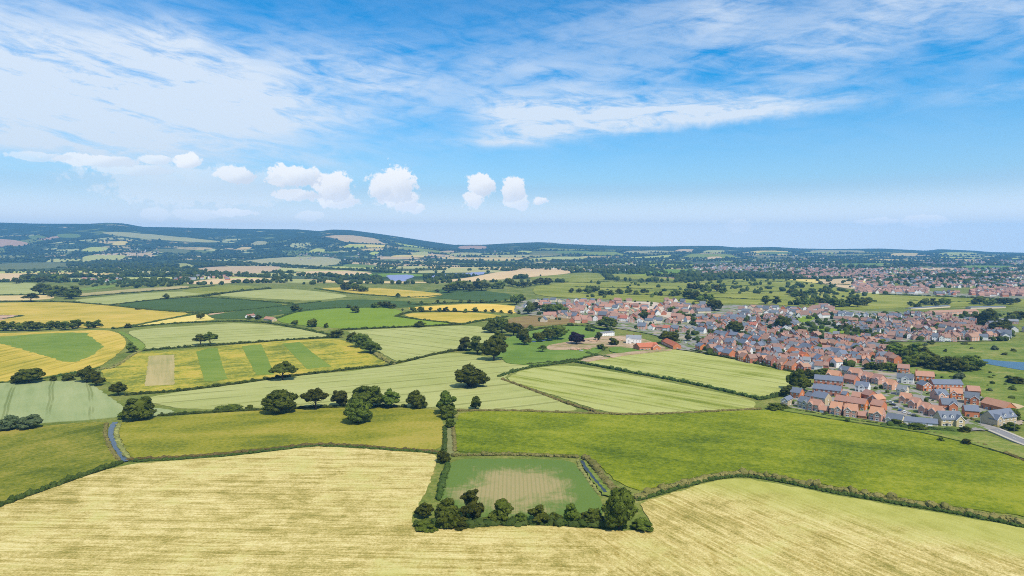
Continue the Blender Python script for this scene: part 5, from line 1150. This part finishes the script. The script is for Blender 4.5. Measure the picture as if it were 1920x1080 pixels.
N0 = [ # front foot line in photo pixels, depth, eaves, wall, roof, label, options
 (1464, 762, 1477, 764, 10, 5, 'stone', 'slate', 'tan stone house with gable end, first on the left of the front row', dict(along='y')),
 (1495, 765, 1514, 769, 8, 5, 'stone', 'slate', 'tan stone house with slate roof, second in the front row', dict(wing=('r', 4, .8))),
 (1514, 770, 1534, 774, 8, 5, 'pink', 'orange', 'pinkish brick house with white front gable, third in the front row', dict(wing=('l', 4, .8), chim=1)),
 (1535, 774.5, 1552, 777, 6, 2.5, 'brick', 'orange', 'low brick garage right of the third front row house', {}),
 (1555, 778, 1577, 781, 9, 5, 'pink', 'orange', 'pink brick house between two low garages in the front row', dict(wing=('r', 4, .9))),
 (1582, 782, 1606, 785, 9, 5, 'pink', 'orange', 'wide pink brick house with left gable in front of the long brick terrace', dict(wing=('l', 4.5, .9), chim=1)),
 (1608, 785.5, 1625, 787.5, 6, 2.5, 'brick', 'orange', 'low brick garage before the last brick house of the front row', {}),
 (1628, 788, 1653, 792, 9, 5, 'pink', 'orange', 'last pink brick house of the front row, next to the cream bungalow', dict(wing=('r', 4.5, .9))),
 (1660, 793, 1690, 798, 8, 3, 'cream', 'slate', 'cream bungalow with slate roof in the front row', dict(wing=('l', 3, .6))),
 (1693, 796, 1758, 802, 6, 2.5, 'cream', 'slate', 'long low slate roofed garage block in the front row', {}),
 (1765, 801, 1806, 801.5, 9, 5, 'stone', 'slate', 'large cream stone house with two white dormers and right gable', dict(wing=('r', 5, 1.6), dormers=3, pitch=42)),
 (1865, 801, 1906, 795, 9, 5, 'stone', 'slate', 'large cream stone house with dormers right of the road', dict(wing=('l', 5, 1.6), dormers=3, pitch=42)),
 (1481, 747, 1499, 750, 8, 5, 'brick', 'slate', 'brick house with orange gable behind the first tan stone house', {}),
 (1508, 747, 1520, 750, 6, 2.5, 'brick', 'slate', 'small slate garage behind the second front row house', {}),
 (1521, 757, 1546, 762, 9, 5.5, 'stone', 'slate', 'tall tan house with slate roof behind the pinkish brick one', dict(chim=1)),
 (1523, 740, 1576, 746, 8, 5, 'brick', 'slate', 'long slate roofed brick terrace with white windows', dict(chim=2)),
 (1526, 722, 1580, 727, 8, 5, 'brick', 'slate', 'long slate terrace behind another slate terrace', {}),
 (1564, 763, 1621, 772, 8, 5, 'brick', 'orange', 'long orange roofed brick terrace behind the front row', {}),
 (1596, 750, 1612, 752, 7, 3, 'brick', 'orange', 'small orange roofed outbuilding behind the long brick terrace', {}),
 (1577, 746, 1586, 747.5, 5, 3, 'brick', 'slate', 'tiny square slate roofed garage at the terrace end', {}),
 (1549, 713, 1571, 716, 9, 5, 'brick', 'orange', 'brick house with orange roof beside the pale field corner', dict(wing=('l', 4, .6))),
 (1538, 707, 1549, 709, 8, 4, 'pink', 'orange', 'small pinkish house at the edge of the tree belt', {}),
 (1571, 703, 1588, 706, 8, 5, 'stone', 'slate', 'tan house with dark slate roof beside the tree belt', dict(wing=('l', 4, .8), chim=1)),
 (1579, 719, 1601, 723, 8, 4.5, 'brick', 'orange', 'brick house right of the slate terraces', {}),
 (1589, 708, 1609, 711, 9, 5, 'pink', 'orange', 'first brick villa of the upper villa row', dict(wing=('l', 4, .9))),
 (1614, 716, 1630, 719, 9, 5, 'pink', 'orange', 'second brick villa of the upper villa row', dict(wing=('m', 3.5, .9))),
 (1633, 720, 1648, 723, 9, 5, 'pink', 'orange', 'third brick villa of the upper villa row', dict(wing=('r', 3.5, .9))),
 (1656, 731, 1672, 734, 9, 5, 'pink', 'orange', 'last brick villa of the upper villa row near the road', dict(wing=('l', 4, .9))),
 (1603, 735, 1627, 738, 8, 5, 'white', 'slate', 'white house with grey slate roof in the middle of the near estate', dict(wing=('m', 4, 1))),
 (1614, 749, 1629, 753, 8, 4.5, 'brick', 'orange', 'brick house with long orange roof left of the parking court', {}),
 (1627, 758, 1645, 762, 9, 4.75, 'brick', 'orange', 'brick house with its gable to the parking court', dict(along='y')),
 (1631, 770, 1652, 774, 8, 4.5, 'brick', 'orange', 'brick house behind the last house of the front row', {}),
 (1680, 742, 1698, 744.5, 8, 5, 'cream', 'grey', 'cream house with pale grey roof at the road bend', dict(wing=('r', 4, .8))),
 (1682, 700, 1705, 702, 8, 5, 'brick', 'orange', 'brick house with orange roof at the top of the road', {}),
 (1681, 719, 1712, 722, 8, 5, 'white', 'slate', 'white gabled house with slate roof at the top of the road', dict(wing=('m', 5, 1))),
 (1717, 716, 1752, 718.5, 9, 5.25, 'brick', 'orange', 'pair of brick houses with orange roof before the common', dict(chim=1)),
 (1731, 735, 1747, 735, 9, 5, 'brick', 'slate', 'brick house with white edged gable at the end of the long slate terrace', dict(along='y')),
 (1750, 732, 1806, 733, 8, 5, 'brick', 'slate', 'long slate roofed brick terrace before the common', dict(chim=1)),
 (1758, 753, 1779, 752.5, 8, 5, 'pink', 'slate', 'brick house with slate roof and left gable in the right hand row', dict(wing=('l', 4.5, 1))),
 (1782, 749, 1805, 751, 8, 5, 'brick', 'orange', 'brick house with white gable and round topped door', dict(wing=('l', 4, .8))),
 (1808, 758, 1835, 761, 9, 5, 'brick', 'slate', 'brick house with pale slate roof next to the long orange roof', dict(wing=('r', 5, 1.2))),
 (1815, 742, 1839, 743.5, 8, 4, 'brick', 'orange', 'low brick house with orange roof at the back of the right hand row', {}),
 (1766, 770, 1795, 772, 9, 4.5, 'brick', 'slate', 'brick house with dark slate roof and right orange gable by the road', dict(wing=('r', 5, 1.5))),
 (1838, 766, 1884, 778, 9, 4.5, 'brick', 'orange', 'very long orange roofed row sloping down the right of the estate', {}),
 (1809, 783, 1836, 785, 8, 4.75, 'brick', 'slate', 'brick house with slate roof alone in its garden by the road', dict(chim=1)),
 (1685, 757, 1705, 760, 8, 4.75, 'pink', 'orange', 'uppermost of four brick villas left of the road', dict(wing=('l', 4, .8))),
 (1703, 766, 1719, 769, 8, 4.75, 'pink', 'orange', 'second of four brick villas left of the road', dict(wing=('l', 4, .8))),
 (1722, 776, 1738, 779, 8, 4.75, 'pink', 'orange', 'third of four brick villas left of the road', dict(wing=('l', 4, .8))),
 (1741, 782, 1762, 786, 8, 4.75, 'pink', 'orange', 'lowest of four brick villas left of the road', dict(wing=('l', 4, .8))),
]
for x0, y0, x1, y1, D, E, wm, rm, lab, kw in N0:
    g = E <= 2.5; house_px(x0, y0, x1, y1, D, E, wm, rm, lab, name='garage' if g else 'house', cat='garage' if g else 'house', **kw)
# special buildings of the middle distance
house_px(1199, 658, 1236, 656.5, 14, 4, 'brick', 'red', 'long low building with bright orange roof before the manor', detail=2, name='barn', cat='barn', pitch=26, wing=('r', 9, 3))
house_px(1240, 645, 1262, 655, 9, 4, 'brick', 'red', 'narrow orange roofed outbuilding right of the manor', detail=1, name='outbuilding', cat='building')
house_px(1174, 645, 1202, 646, 11, 6.5, 'white', 'grey', 'large white manor house with many chimneys', chim=3, name='manor_house', cat='house', wing=('l', 6, 2.5), pitch=32)
house_px(1128, 632, 1152, 630, 9, 5, 'white', 'grey', 'white site office beside the narrow tree', detail=1, name='site_office', cat='building', pitch=12)
house_px(1708, 580, 1782, 577.5, 11, 3, 'cream', 'slate', 'long white shed behind the right hand estate, left one of two', detail=0, name='shed', cat='building', pitch=9)
house_px(1820, 580, 1886, 577.5, 11, 3.25, 'cream', 'slate', 'long white shed behind the right hand estate, right one of two', detail=0, name='shed', cat='building', pitch=9)
house_px(1748, 591, 1835, 590, 12, 5, 'pink', 'brown', 'long brick block below the white sheds', detail=1, name='apartment_block', cat='building', pitch=25)
house_px(1862, 606, 1910, 608, 12, 4, 'pink', 'grey', 'long low grey roofed block at the right edge', detail=1, name='school_building', cat='building', pitch=22)
house_px(466, 597, 479, 595, 6, 3.5, 'white', 'orange', 'white farmhouse with pink roof beside the dark green field', detail=1, name='farmhouse', cat='house', chim=2)
house_px(494, 601, 510, 603, 8, 3, 'stone', 'orange', 'low farm outbuilding right of the white farmhouse', detail=1, name='outbuilding', cat='building')
house_px(30, 618, 44, 616, 9, 4, 'white', 'grey', 'white barn showing over the dark tree row', detail=0, name='barn', cat='barn', pitch=24)

# rows of the middle distance: label, pixel line, count, wall and roof choices
BR = (('brick', 6), ('dark', 1), ('white', 2), ('pink', 2)); MX = (('white', 4), ('cream', 3), ('pink', 3), ('brick', 3)); NW = (('cream', 6), ('white', 4), ('pink', 4), ('dark', 1), ('brick', 1)); WH = (('white', 6), ('cream', 2), ('pink', 2))
SL = (('slate', 6), ('brown', 2)); BW = (('brown', 6), ('slate', 1), ('orange', 1)); RM = (('slate', 3), ('brown', 2), ('orange', 4), ('red', 2)); GM = (('slate', 3), ('brown', 5), ('grey', 1))
ROWS = [ # x0,y0,x1,y1,n,E, walls, roofs, description, tilt
 (1298, 655, 1366, 672, 5, 5.0, BR, SL, "behind the upper field hedge", 0),
 (1372, 673, 1505, 700, 9, 5.25, BR, BW, "behind the lower field hedge", 0),
 (1322, 643, 1420, 658, 7, 5.25, BR, SL, "one street behind the upper hedge", 0),
 (1436, 664, 1560, 692, 9, 5.5, BR, RM, "in the tall second hedge row", 0),
 (1330, 632, 1450, 648, 8, 5.5, BR, SL, "in the mid estate slate terraces", 0),
 (1462, 652, 1600, 678, 9, 5.5, (('brick', 4), ('white', 2), ('pink', 3)), (('slate', 5), ('orange', 2), ('grey', 3)), "in the large grey roofed row", 0),
 (1450, 636, 1610, 660, 11, 5, (('brick', 5), ('dark', 4)), BW, "in the brown middle streets", 0),
 (1495, 632, 1645, 650, 10, 5, (('brick', 5), ('dark', 3), ('white', 1)), BW, "below the green slope", 0),
 (1600, 664, 1668, 682, 6, 5, (('brick', 5), ('white', 1)), BW, "beside the dark wood", 0),
 (1302, 612, 1432, 618, 9, 5, (('brick', 4), ('white', 2), ('cream', 1)), RM, "beyond the estate's big tree", 0),
 (1304, 600, 1400, 603, 6, 5, (('brick', 4), ('pink', 2)), GM, "beside the building site", 0),
 (1254, 578, 1332, 584, 6, 5, MX, GM, "beyond the site's tree line", 0),
 (1392, 580, 1545, 585, 11, 4.75, MX, GM, "bordering the green pastures", 0),
 (1396, 590, 1540, 594, 9, 4.75, WH, SL, "in the second pasture row", 0),
 (1442, 606, 1488, 614, 3, 5.5, WH, SL, "by the white group's dark tree", 0),
 (1540, 592, 1690, 600, 10, 5, WH, SL, "behind the green slope", 0),
 (1560, 603, 1720, 616, 10, 5, (('white', 3), ('pink', 4), ('cream', 2)), GM, "along the green slope top", 0),
 (1690, 606, 1850, 624, 10, 4.75, (('dark', 4), ('pink', 3)), (('brown', 8), ('orange', 1)), "in the right estate terraces", 0),
 (1692, 620, 1800, 630, 7, 5, MX, GM, "in the right estate middle street", 0),
 (1700, 637, 1795, 642, 8, 5, (('white', 5), ('pink', 4)), (('brown', 5), ('slate', 2)), "of the gabled common front", 0),
 (1802, 641, 1892, 633, 7, 5, (('white', 4), ('pink', 4)), (('brown', 5), ('slate', 2)), "of the common front's right half", 0),
 (984, 578, 1044, 576, 5, 5, WH, SL, "by the new estate's left trees", 0),
 (1000, 567, 1130, 567, 9, 5, NW, SL, "in the new estate back row", 0),
 (1050, 576, 1182, 580, 9, 5, NW, RM, "in the new estate third row", 0),
 (1066, 586, 1236, 592, 11, 5, NW, RM, "in the new estate second row", 0),
 (1030, 595, 1104, 601, 6, 5, (('dark', 3), ('cream', 2), ('brick', 1)), RM, "by the brown field corner", 0),
 (1108, 602, 1276, 609, 10, 5, NW, RM, "in the new estate front row", 0),
 (1195, 618, 1322, 626, 8, 5, NW, RM, "above the white manor", 0),
]
def pick(ch):
    tot = sum(w for _, w in ch); q = rng.uniform(0, tot)
    for n, w in ch:
        q -= w
        if q <= 0: return n
    return ch[-1][0]
WN = {'brick': 'red brick', 'dark': 'dark red brick', 'pink': 'pinkish brick', 'white': 'white', 'cream': 'cream', 'stone': 'stone'}
RN = {'slate': 'slate roof', 'brown': 'brown roof', 'orange': 'orange roof', 'red': 'bright red roof', 'grey': 'grey roof'}
for x0, y0, x1, y1, n, E, wc, rc, desc, tilt in ROWS:
    F_ = np.arange(n + 1) / n; P = unproj(np.stack([x0 + (x1 - x0) * F_, y0 + (y1 - y0) * F_], 1))
    tot = {}; tmp = []
    for i in range(n):
        a, b = P[i], P[i + 1]; d = b - a; L = math.hypot(d[0], d[1]); rot = math.atan2(d[1], d[0]); c = (a + b) / 2
        wm, rm = pick(wc), pick(rc); gf = rng.random() < .4; tmp.append((c, rot, L, wm, rm, gf)); tot[(wm, rm)] = tot.get((wm, rm), 0) + 1
    seen = {}
    for i, (c, rot, L, wm, rm, gf) in enumerate(tmp):
        seen[(wm, rm)] = seen.get((wm, rm), 0) + 1
        lab = f"{WN[wm]} house, {RN[rm]}, {ORD[i]} from left {desc}"
        w_ = min(11.5, max(4.5, L * rng.uniform(.86, .99))); D = rng.choice([7.5, 8, 8.5, 9.5]); al = 'x'; wing = None
        if gf: al, w_ = 'y', min(w_, 7.5)
        elif w_ > 7 and rng.random() < .4: wing = (rng.choice('lr'), 3.5, .8)
        off = rng.uniform(-5, 7); c = c + np.array([-math.sin(rot) * off, math.cos(rot) * off, 0]); c[2] = hgt(c[0], c[1])
        house(c, rot + rng.uniform(-.2, .2), w_, D, E + rng.choice([-.25, 0, 0, .5]), wm, rm, lab, 'houses ' + desc, along=al, wing=wing, pitch=rng.choice([34, 38, 42]), chim=rng.choice([0, 0, 1]), detail=1)
# houses filling the streets between the rows
INF = [ # pixel outline, tries, label, group, walls, roofs, heading
 ([(1300, 652), (1330, 630), (1450, 622), (1660, 640), (1668, 682), (1600, 690), (1510, 698)], 520, 'house packed between the rows of the brick estate', (('brick', 5), ('dark', 1), ('white', 6), ('pink', 3), ('cream', 2)), (('brown', 4), ('slate', 4), ('orange', 3), ('grey', 1)), -.6),
 ([(1300, 624), (1310, 596), (1400, 594), (1480, 600), (1500, 618), (1440, 624)], 170, 'house scattered before the upper rows of the estate', (('brick', 4), ('white', 3), ('pink', 2)), (('brown', 3), ('slate', 4)), -.5),
 ([(1560, 612), (1700, 590), (1860, 602), (1895, 630), (1850, 640), (1700, 640), (1650, 632)], 420, 'house packed among the right hand streets', (('white', 5), ('pink', 4), ('dark', 2), ('cream', 2)), (('brown', 5), ('slate', 3)), -.6)]
FILL = []
for poly, tries, lab, wc, rc, a in INF:
    poly = np.array(poly, float); lo, hi = poly.min(0), poly.max(0); q = np.stack([nr.uniform(lo[0], hi[0], tries), nr.uniform(lo[1], hi[1], tries)], 1); q = q[in_poly(q, poly)]
    for p in unproj(q):
        if min((p[0] - h_[0]) ** 2 + (p[1] + 4 - h_[1]) ** 2 for h_ in HOUSE_AT) < 9.6 ** 2: continue
        wm, rm = pick(wc), pick(rc); rot = a + rng.choice([0, 0, 1.57]) + rng.uniform(-.25, .25); al = 'y' if rng.random() < .3 else 'x'
        p = p - np.array([-math.sin(rot), math.cos(rot), 0]) * 4
        FILL.append((p, rot, wm, rm, al, lab))
FILL.sort(key=lambda f: f[0][1])
ACC = {'V': [], 'F': [], 'I': [], 'M': [], 'n': 0}
def absorb(mesh, pos, rot):
    n = len(mesh.vertices); v = np.empty(n * 3, np.float32); mesh.vertices.foreach_get('co', v); v = v.reshape(-1, 3); c, s = math.cos(rot), math.sin(rot)
    ACC['V'].append(np.column_stack([v[:, 0] * c - v[:, 1] * s + pos[0], v[:, 0] * s + v[:, 1] * c + pos[1], v[:, 2] + pos[2]]))
    for m_ in mesh.materials:
        if m_ not in ACC['M']: ACC['M'].append(m_)
    for p in mesh.polygons:
        ACC['F'].append(tuple(i + ACC['n'] for i in p.vertices)); ACC['I'].append(ACC['M'].index(mesh.materials[p.material_index]))
    ACC['n'] += n
for i, (p, rot, wm, rm, al, lab) in enumerate(FILL):
    w_, D, E, pt = q_(rng.uniform(6, 8.5) if al == 'x' else 6.5), rng.choice([6.5, 7, 7.5]), rng.choice([4.75, 5, 5.25]), rng.choice([36, 40, 44])
    if i < 28:
        house(p, rot, w_, D, E, wm, rm, WN[wm] + ' ' + lab + ' under a ' + RN[rm], lab.replace('house', 'houses', 1) + ' ' + wm + ' ' + rm, along=al, pitch=pt, chim=i % 2, detail=1)
    else:
        wl, rf, Rg, _ = shells(w_, D, E, pt, al, None, wm, rm); absorb(wl, p, rot); absorb(rf, p, rot)
        k = ('w', w_, D, E, None)
        if k in SHELL: absorb(SHELL[k], p, rot)
        if i % 2: absorb(CHIM, (p[0], p[1], p[2] + Rg - .6), rot)
me = bpy.data.meshes.new('packed_houses'); me.from_pydata(np.vstack(ACC['V']).tolist(), [], ACC['F'])
for m_ in ACC['M']: me.materials.append(m_)
me.polygons.foreach_set('material_index', ACC['I']); me.update(); tag(mk('packed_houses', me), 'mass of brick and white houses packed between the streets of the estates', 'houses', kind='stuff')
# far towns: past counting
N_INFILL = 0
def far_town():
    V, F, I = [], [], []; mats = [WALL['white'], WALL['pink'], WALL['brick'], WALL['cream'], ROOF['slate'], ROOF['brown'], ROOF['orange'], ROOF['grey']]
    def put(p, w, d, e, r_, a, wi, ri):
        mb = MB(); gable_walls(mb, -w / 2, w / 2, -d / 2, d / 2, e, r_, 'x'); nw = len(mb.F); gable_roof(mb, -w / 2, w / 2, -d / 2, d / 2, e, r_, 'x', .4, .25)
        c, s = math.cos(a), math.sin(a); n = len(V)
        V.extend((v[0] * c - v[1] * s + p[0], v[0] * s + v[1] * c + p[1], v[2] + p[2]) for v in mb.V); F.extend(tuple(i + n for i in f) for f in mb.F); I.extend([wi] * nw + [ri] * (len(mb.F) - nw))
    for x0, x1, y0, y1, n, ws, rs in ((1603, 1738, 541, 551, 150, (0, 1, 0, 3), (6, 6, 5, 5, 5)), (1752, 1800, 550, 554, 12, (0, 2, 1), (6, 4, 7)), (1822, 1925, 543, 557, 120, (0, 0, 1, 2), (6, 6, 5)), (1300, 1580, 495, 513, 480, (0, 0, 1, 3), (5, 7, 4, 5)),
                                      (1480, 1660, 506, 522, 320, (0, 1, 1, 3), (5, 6, 5)), (1600, 1925, 503, 540, 700, (0, 0, 0, 3, 1), (5, 5, 6, 4)), (1720, 1925, 487, 497, 200, (0, 1, 3), (5, 7)), (1440, 1600, 475, 486, 60, (0, 3), (7, 5)),
                                      (190, 300, 466, 480, 45, (0, 3, 0), (5, 7)), (560, 720, 474, 488, 40, (0, 3), (7, 5)), (780, 980, 470, 490, 45, (0, 3), (7, 6)), (1000, 1200, 490, 505, 22, (0, 3), (7, 6)), (320, 440, 518, 526, 14, (1, 0, 2), (6, 7)), (150, 240, 523, 529, 12, (1, 0), (6, 7)),
                                      (1010, 1290, 566, 606, 110, (0, 3, 1, 2), (4, 6, 5, 6)), (1390, 1560, 578, 598, 40, (0, 0, 3), (4, 5, 5)), (1250, 1335, 574, 590, 24, (0, 3, 1), (4, 5)),
                                      (1100, 1180, 505, 510, 10, (0, 0), (7, 7)), (1860, 1925, 612, 640, 10, (0, 3), (4, 7))):
        q = unproj(np.stack([nr.uniform(x0, x1, n), nr.uniform(y0, y1, n)], 1))
        for p in q: put(p, rng.uniform(8, 15), rng.uniform(7, 9), rng.uniform(4.2, 5.5), rng.uniform(7.5, 9.5), rng.choice([0, .4, -.5, 1.57, 1.2]) + rng.uniform(-.1, .1), rng.choice(ws), rng.choice(rs))
    me = bpy.data.meshes.new('far_town'); me.from_pydata(V, [], F)
    for m_ in mats: me.materials.append(m_)
    me.polygons.foreach_set('material_index', I); me.update(); tag(mk('far_town', me), 'countless small roofs spread among trees in the far town and between the rows', 'town', kind='stuff')
far_town()

# ------------------------------------------------------------------ spoil heaps on the bare earth
for x, y, s, lab in ((1078, 657, 4.5, 'long heap of reddish earth beside the park drive'), (1100, 656, 3.5, 'small heap of reddish earth near the round drive tree'), (1160, 640, 4, 'heap of earth left of the manor'), (1112, 641, 5, 'broad low heap of earth behind the copper beech')):
    p = at(x, y); V, F = LUMP[1][3]; V = V * [s * 1.6, s, s * .45]; tag(mk('spoil_heap', mesh_np('spoil_heap', V, [F], M['red_soil'], smooth=True), None, (p[0], p[1], p[2] + .4)), lab, 'earth heap')

# ------------------------------------------------------------------ solar panels across the valley
def solar(pix, label):
    P = unproj(pix); o_ = P.mean(0); lo, hi = P[:, :2].min(0), P[:, :2].max(0); mb = MB(); y = lo[1]
    while y < hi[1]:
        xs = np.arange(lo[0], hi[0], 14.0); k = in_poly(np.stack([xs, np.full(len(xs), y)], 1), P)
        for x in xs[k]:
            z = hgt(x, y); mb.add(([(x - o_[0], y - o_[1], z + .8), (x + 13.5 - o_[0], y - o_[1], z + .8), (x + 13.5 - o_[0], y + 4 - o_[1], z + 2.8), (x - o_[0], y + 4 - o_[1], z + 2.8),
                                   (x - o_[0], y - o_[1], z + .7), (x + 13.5 - o_[0], y - o_[1], z + .7), (x + 13.5 - o_[0], y + 4 - o_[1], z + 2.7), (x - o_[0], y + 4 - o_[1], z + 2.7)],
                                  [(0, 1, 2, 3), (7, 6, 5, 4), (0, 4, 5, 1), (1, 5, 6, 2), (2, 6, 7, 3), (3, 7, 4, 0)]))
        y += 7.0
    me = mb.mesh('solar_panels', M['solar']); tag(mk('solar_panels', me, None, (o_[0], o_[1], 0)), label, 'solar panels', kind='stuff')
solar([(722, 517), (760, 516), (772, 518), (752, 528), (735, 528)], 'bluish bank of solar panels in the valley')
solar([(805, 518), (850, 514), (905, 511), (900, 515), (850, 519), (810, 521)], 'long bluish strip of solar panels beyond the peach stubble')

# ------------------------------------------------------------------ cars, lamps
def car_proto():
    body = MB(); prof = [(-2.1, .3), (-2.15, .75), (-1.9, .95), (1.0, .98), (1.95, .8), (2.1, .55), (2.1, .3)]
    n = len(prof); V = [(x, s * .86, z) for s in (-1, 1) for x, z in prof]; body.add((V, [tuple(range(n)), tuple(range(2 * n - 1, n - 1, -1))] + [(i, i + n, (i + 1) % n + n, (i + 1) % n) for i in range(n)]))
    V = [(-1.45, -.62, 1.46), (.25, -.62, 1.46), (.25, .62, 1.46), (-1.45, .62, 1.46), (-1.45, -.62, 1.40), (.25, -.62, 1.40), (.25, .62, 1.40), (-1.45, .62, 1.40)]
    body.add((V, [(0, 1, 2, 3), (7, 6, 5, 4), (0, 4, 5, 1), (1, 5, 6, 2), (2, 6, 7, 3), (3, 7, 4, 0)]))
    gl = MB(); V = [(-1.85, -.78, .95), (.95, -.78, .97), (.95, .78, .97), (-1.85, .78, .95), (-1.4, -.6, 1.41), (.2, -.6, 1.41), (.2, .6, 1.41), (-1.4, .6, 1.41)]
    gl.add((V, [(4, 5, 6, 7), (0, 1, 5, 4), (1, 2, 6, 5), (2, 3, 7, 6), (3, 0, 4, 7)]))
    wh = MB(); k = 10; V = [(.32 * math.cos(6.2832 * j / k), s * .11, .32 * math.sin(6.2832 * j / k)) for s in (-1, 1) for j in range(k)]
    wh.add((V, [tuple(range(k)), tuple(range(2 * k - 1, k - 1, -1))] + [(j, j + k, (j + 1) % k + k, (j + 1) % k) for j in range(k)]))
    return body, gl.mesh('glass', M['glass']), wh.mesh('wheel', M['tyre'])
cb, cg, cw = car_proto(); CB = {k: cb.mesh('body', m_) for k, m_ in PAINT.items()}
for x, y, a, colr, lab in ((1668, 757, 2.3, 'white', 'white car in the upper corner of the parking court'), (1673, 762, 2.4, 'black', 'black car beside the white one in the parking court'), (1679, 768, 2.3, 'silver', 'silver car in the middle of the parking court'),
                           (1688, 772, .8, 'blue', 'blue car under the villas left of the road'), (1696, 776, .9, 'white', 'white car before the lower villas left of the road'), (1706, 779, .9, 'silver', 'silver car beside the garden behind the garages'), (1713, 782, .8, 'black', 'black car behind the long garage block'),
                           (1824, 774, .3, 'black', 'black car in the yard beside the long orange roof'), (1831, 777, .4, 'silver', 'silver car in the yard beside the long orange roof'), (1840, 784, 1.4, 'blue', 'blue car behind the lone slate roofed house by the road'), (1846, 789, 1.5, 'white', 'white car at the yard entrance right of the road'),
                           (1286, 644, .5, 'white', 'white car at the end of the brick terraces'), (1293, 647, .5, 'silver', 'silver car near the orange roofed outbuilding'), (1001, 643, .1, 'blue', 'blue car under the small pale park tree'), (1019, 641, .1, 'blue', 'blue car right of the small pale park tree'), (1031, 639, .4, 'silver', 'silver car beneath the park grove'),
                           (1388, 673, .4, 'white', 'white car behind the hedge of the streaky field'), (1427, 684, .4, 'white', 'white car left of the tan gabled house behind the hedge'), (1700, 728, 2.2, 'black', 'black car on the upper bend of the road'), (1512, 756, .5, 'white', 'white car beside the small slate garage'), (1090, 660, .3, 'silver', 'silver car on the park drive')):
    p = at(x, y); o = empty('parked_car', (p[0], p[1], p[2] + (.75 if y > 690 else .85)), a, lab, 'car'); mk('body', CB[colr], o); mk('glass', cg, o)
    for dx in (-1.3, 1.3):
        for dy in (-.78, .78): mk('wheel', cw, o, (dx, dy, .32))
lpv, lpf = tube([(0, 0, 0), (0, 0, .9), (0, 0, .95), (0, 0, 6)], [.13, .12, .09, .06], 8); LP = mesh_np('pole', lpv, [lpf], M['metal'])
LH = MB().add(boxm(-.12, .75, -.13, .13, -.05, .08)).add(boxm(.15, .7, -.1, .1, -.09, -.05), 1).mesh('lamp_head', [M['metal'], M['glass']])
for x, y, lab in ((1901, 815, 'grey street lamp by the road at the right edge'), (1838, 801, 'grey street lamp opposite the dormer house'), (1770, 775, 'grey street lamp beside the brick villas'), (1728, 744, 'grey street lamp on the upper road'), (1650, 748, 'grey street lamp in the parking court'), (1463, 767, 'grey post at the start of the footpath')):
    p = at(x, y); o = empty('street_lamp', (p[0], p[1], p[2] + .3), rng.uniform(0, 6), lab, 'street lamp'); mk('pole', LP, o); mk('lamp_head', LH, o, (0, 0, 6))
print('houses', HOUSE_N[0], 'trees', TREE_N[0], 'objects', len(bpy.data.objects))
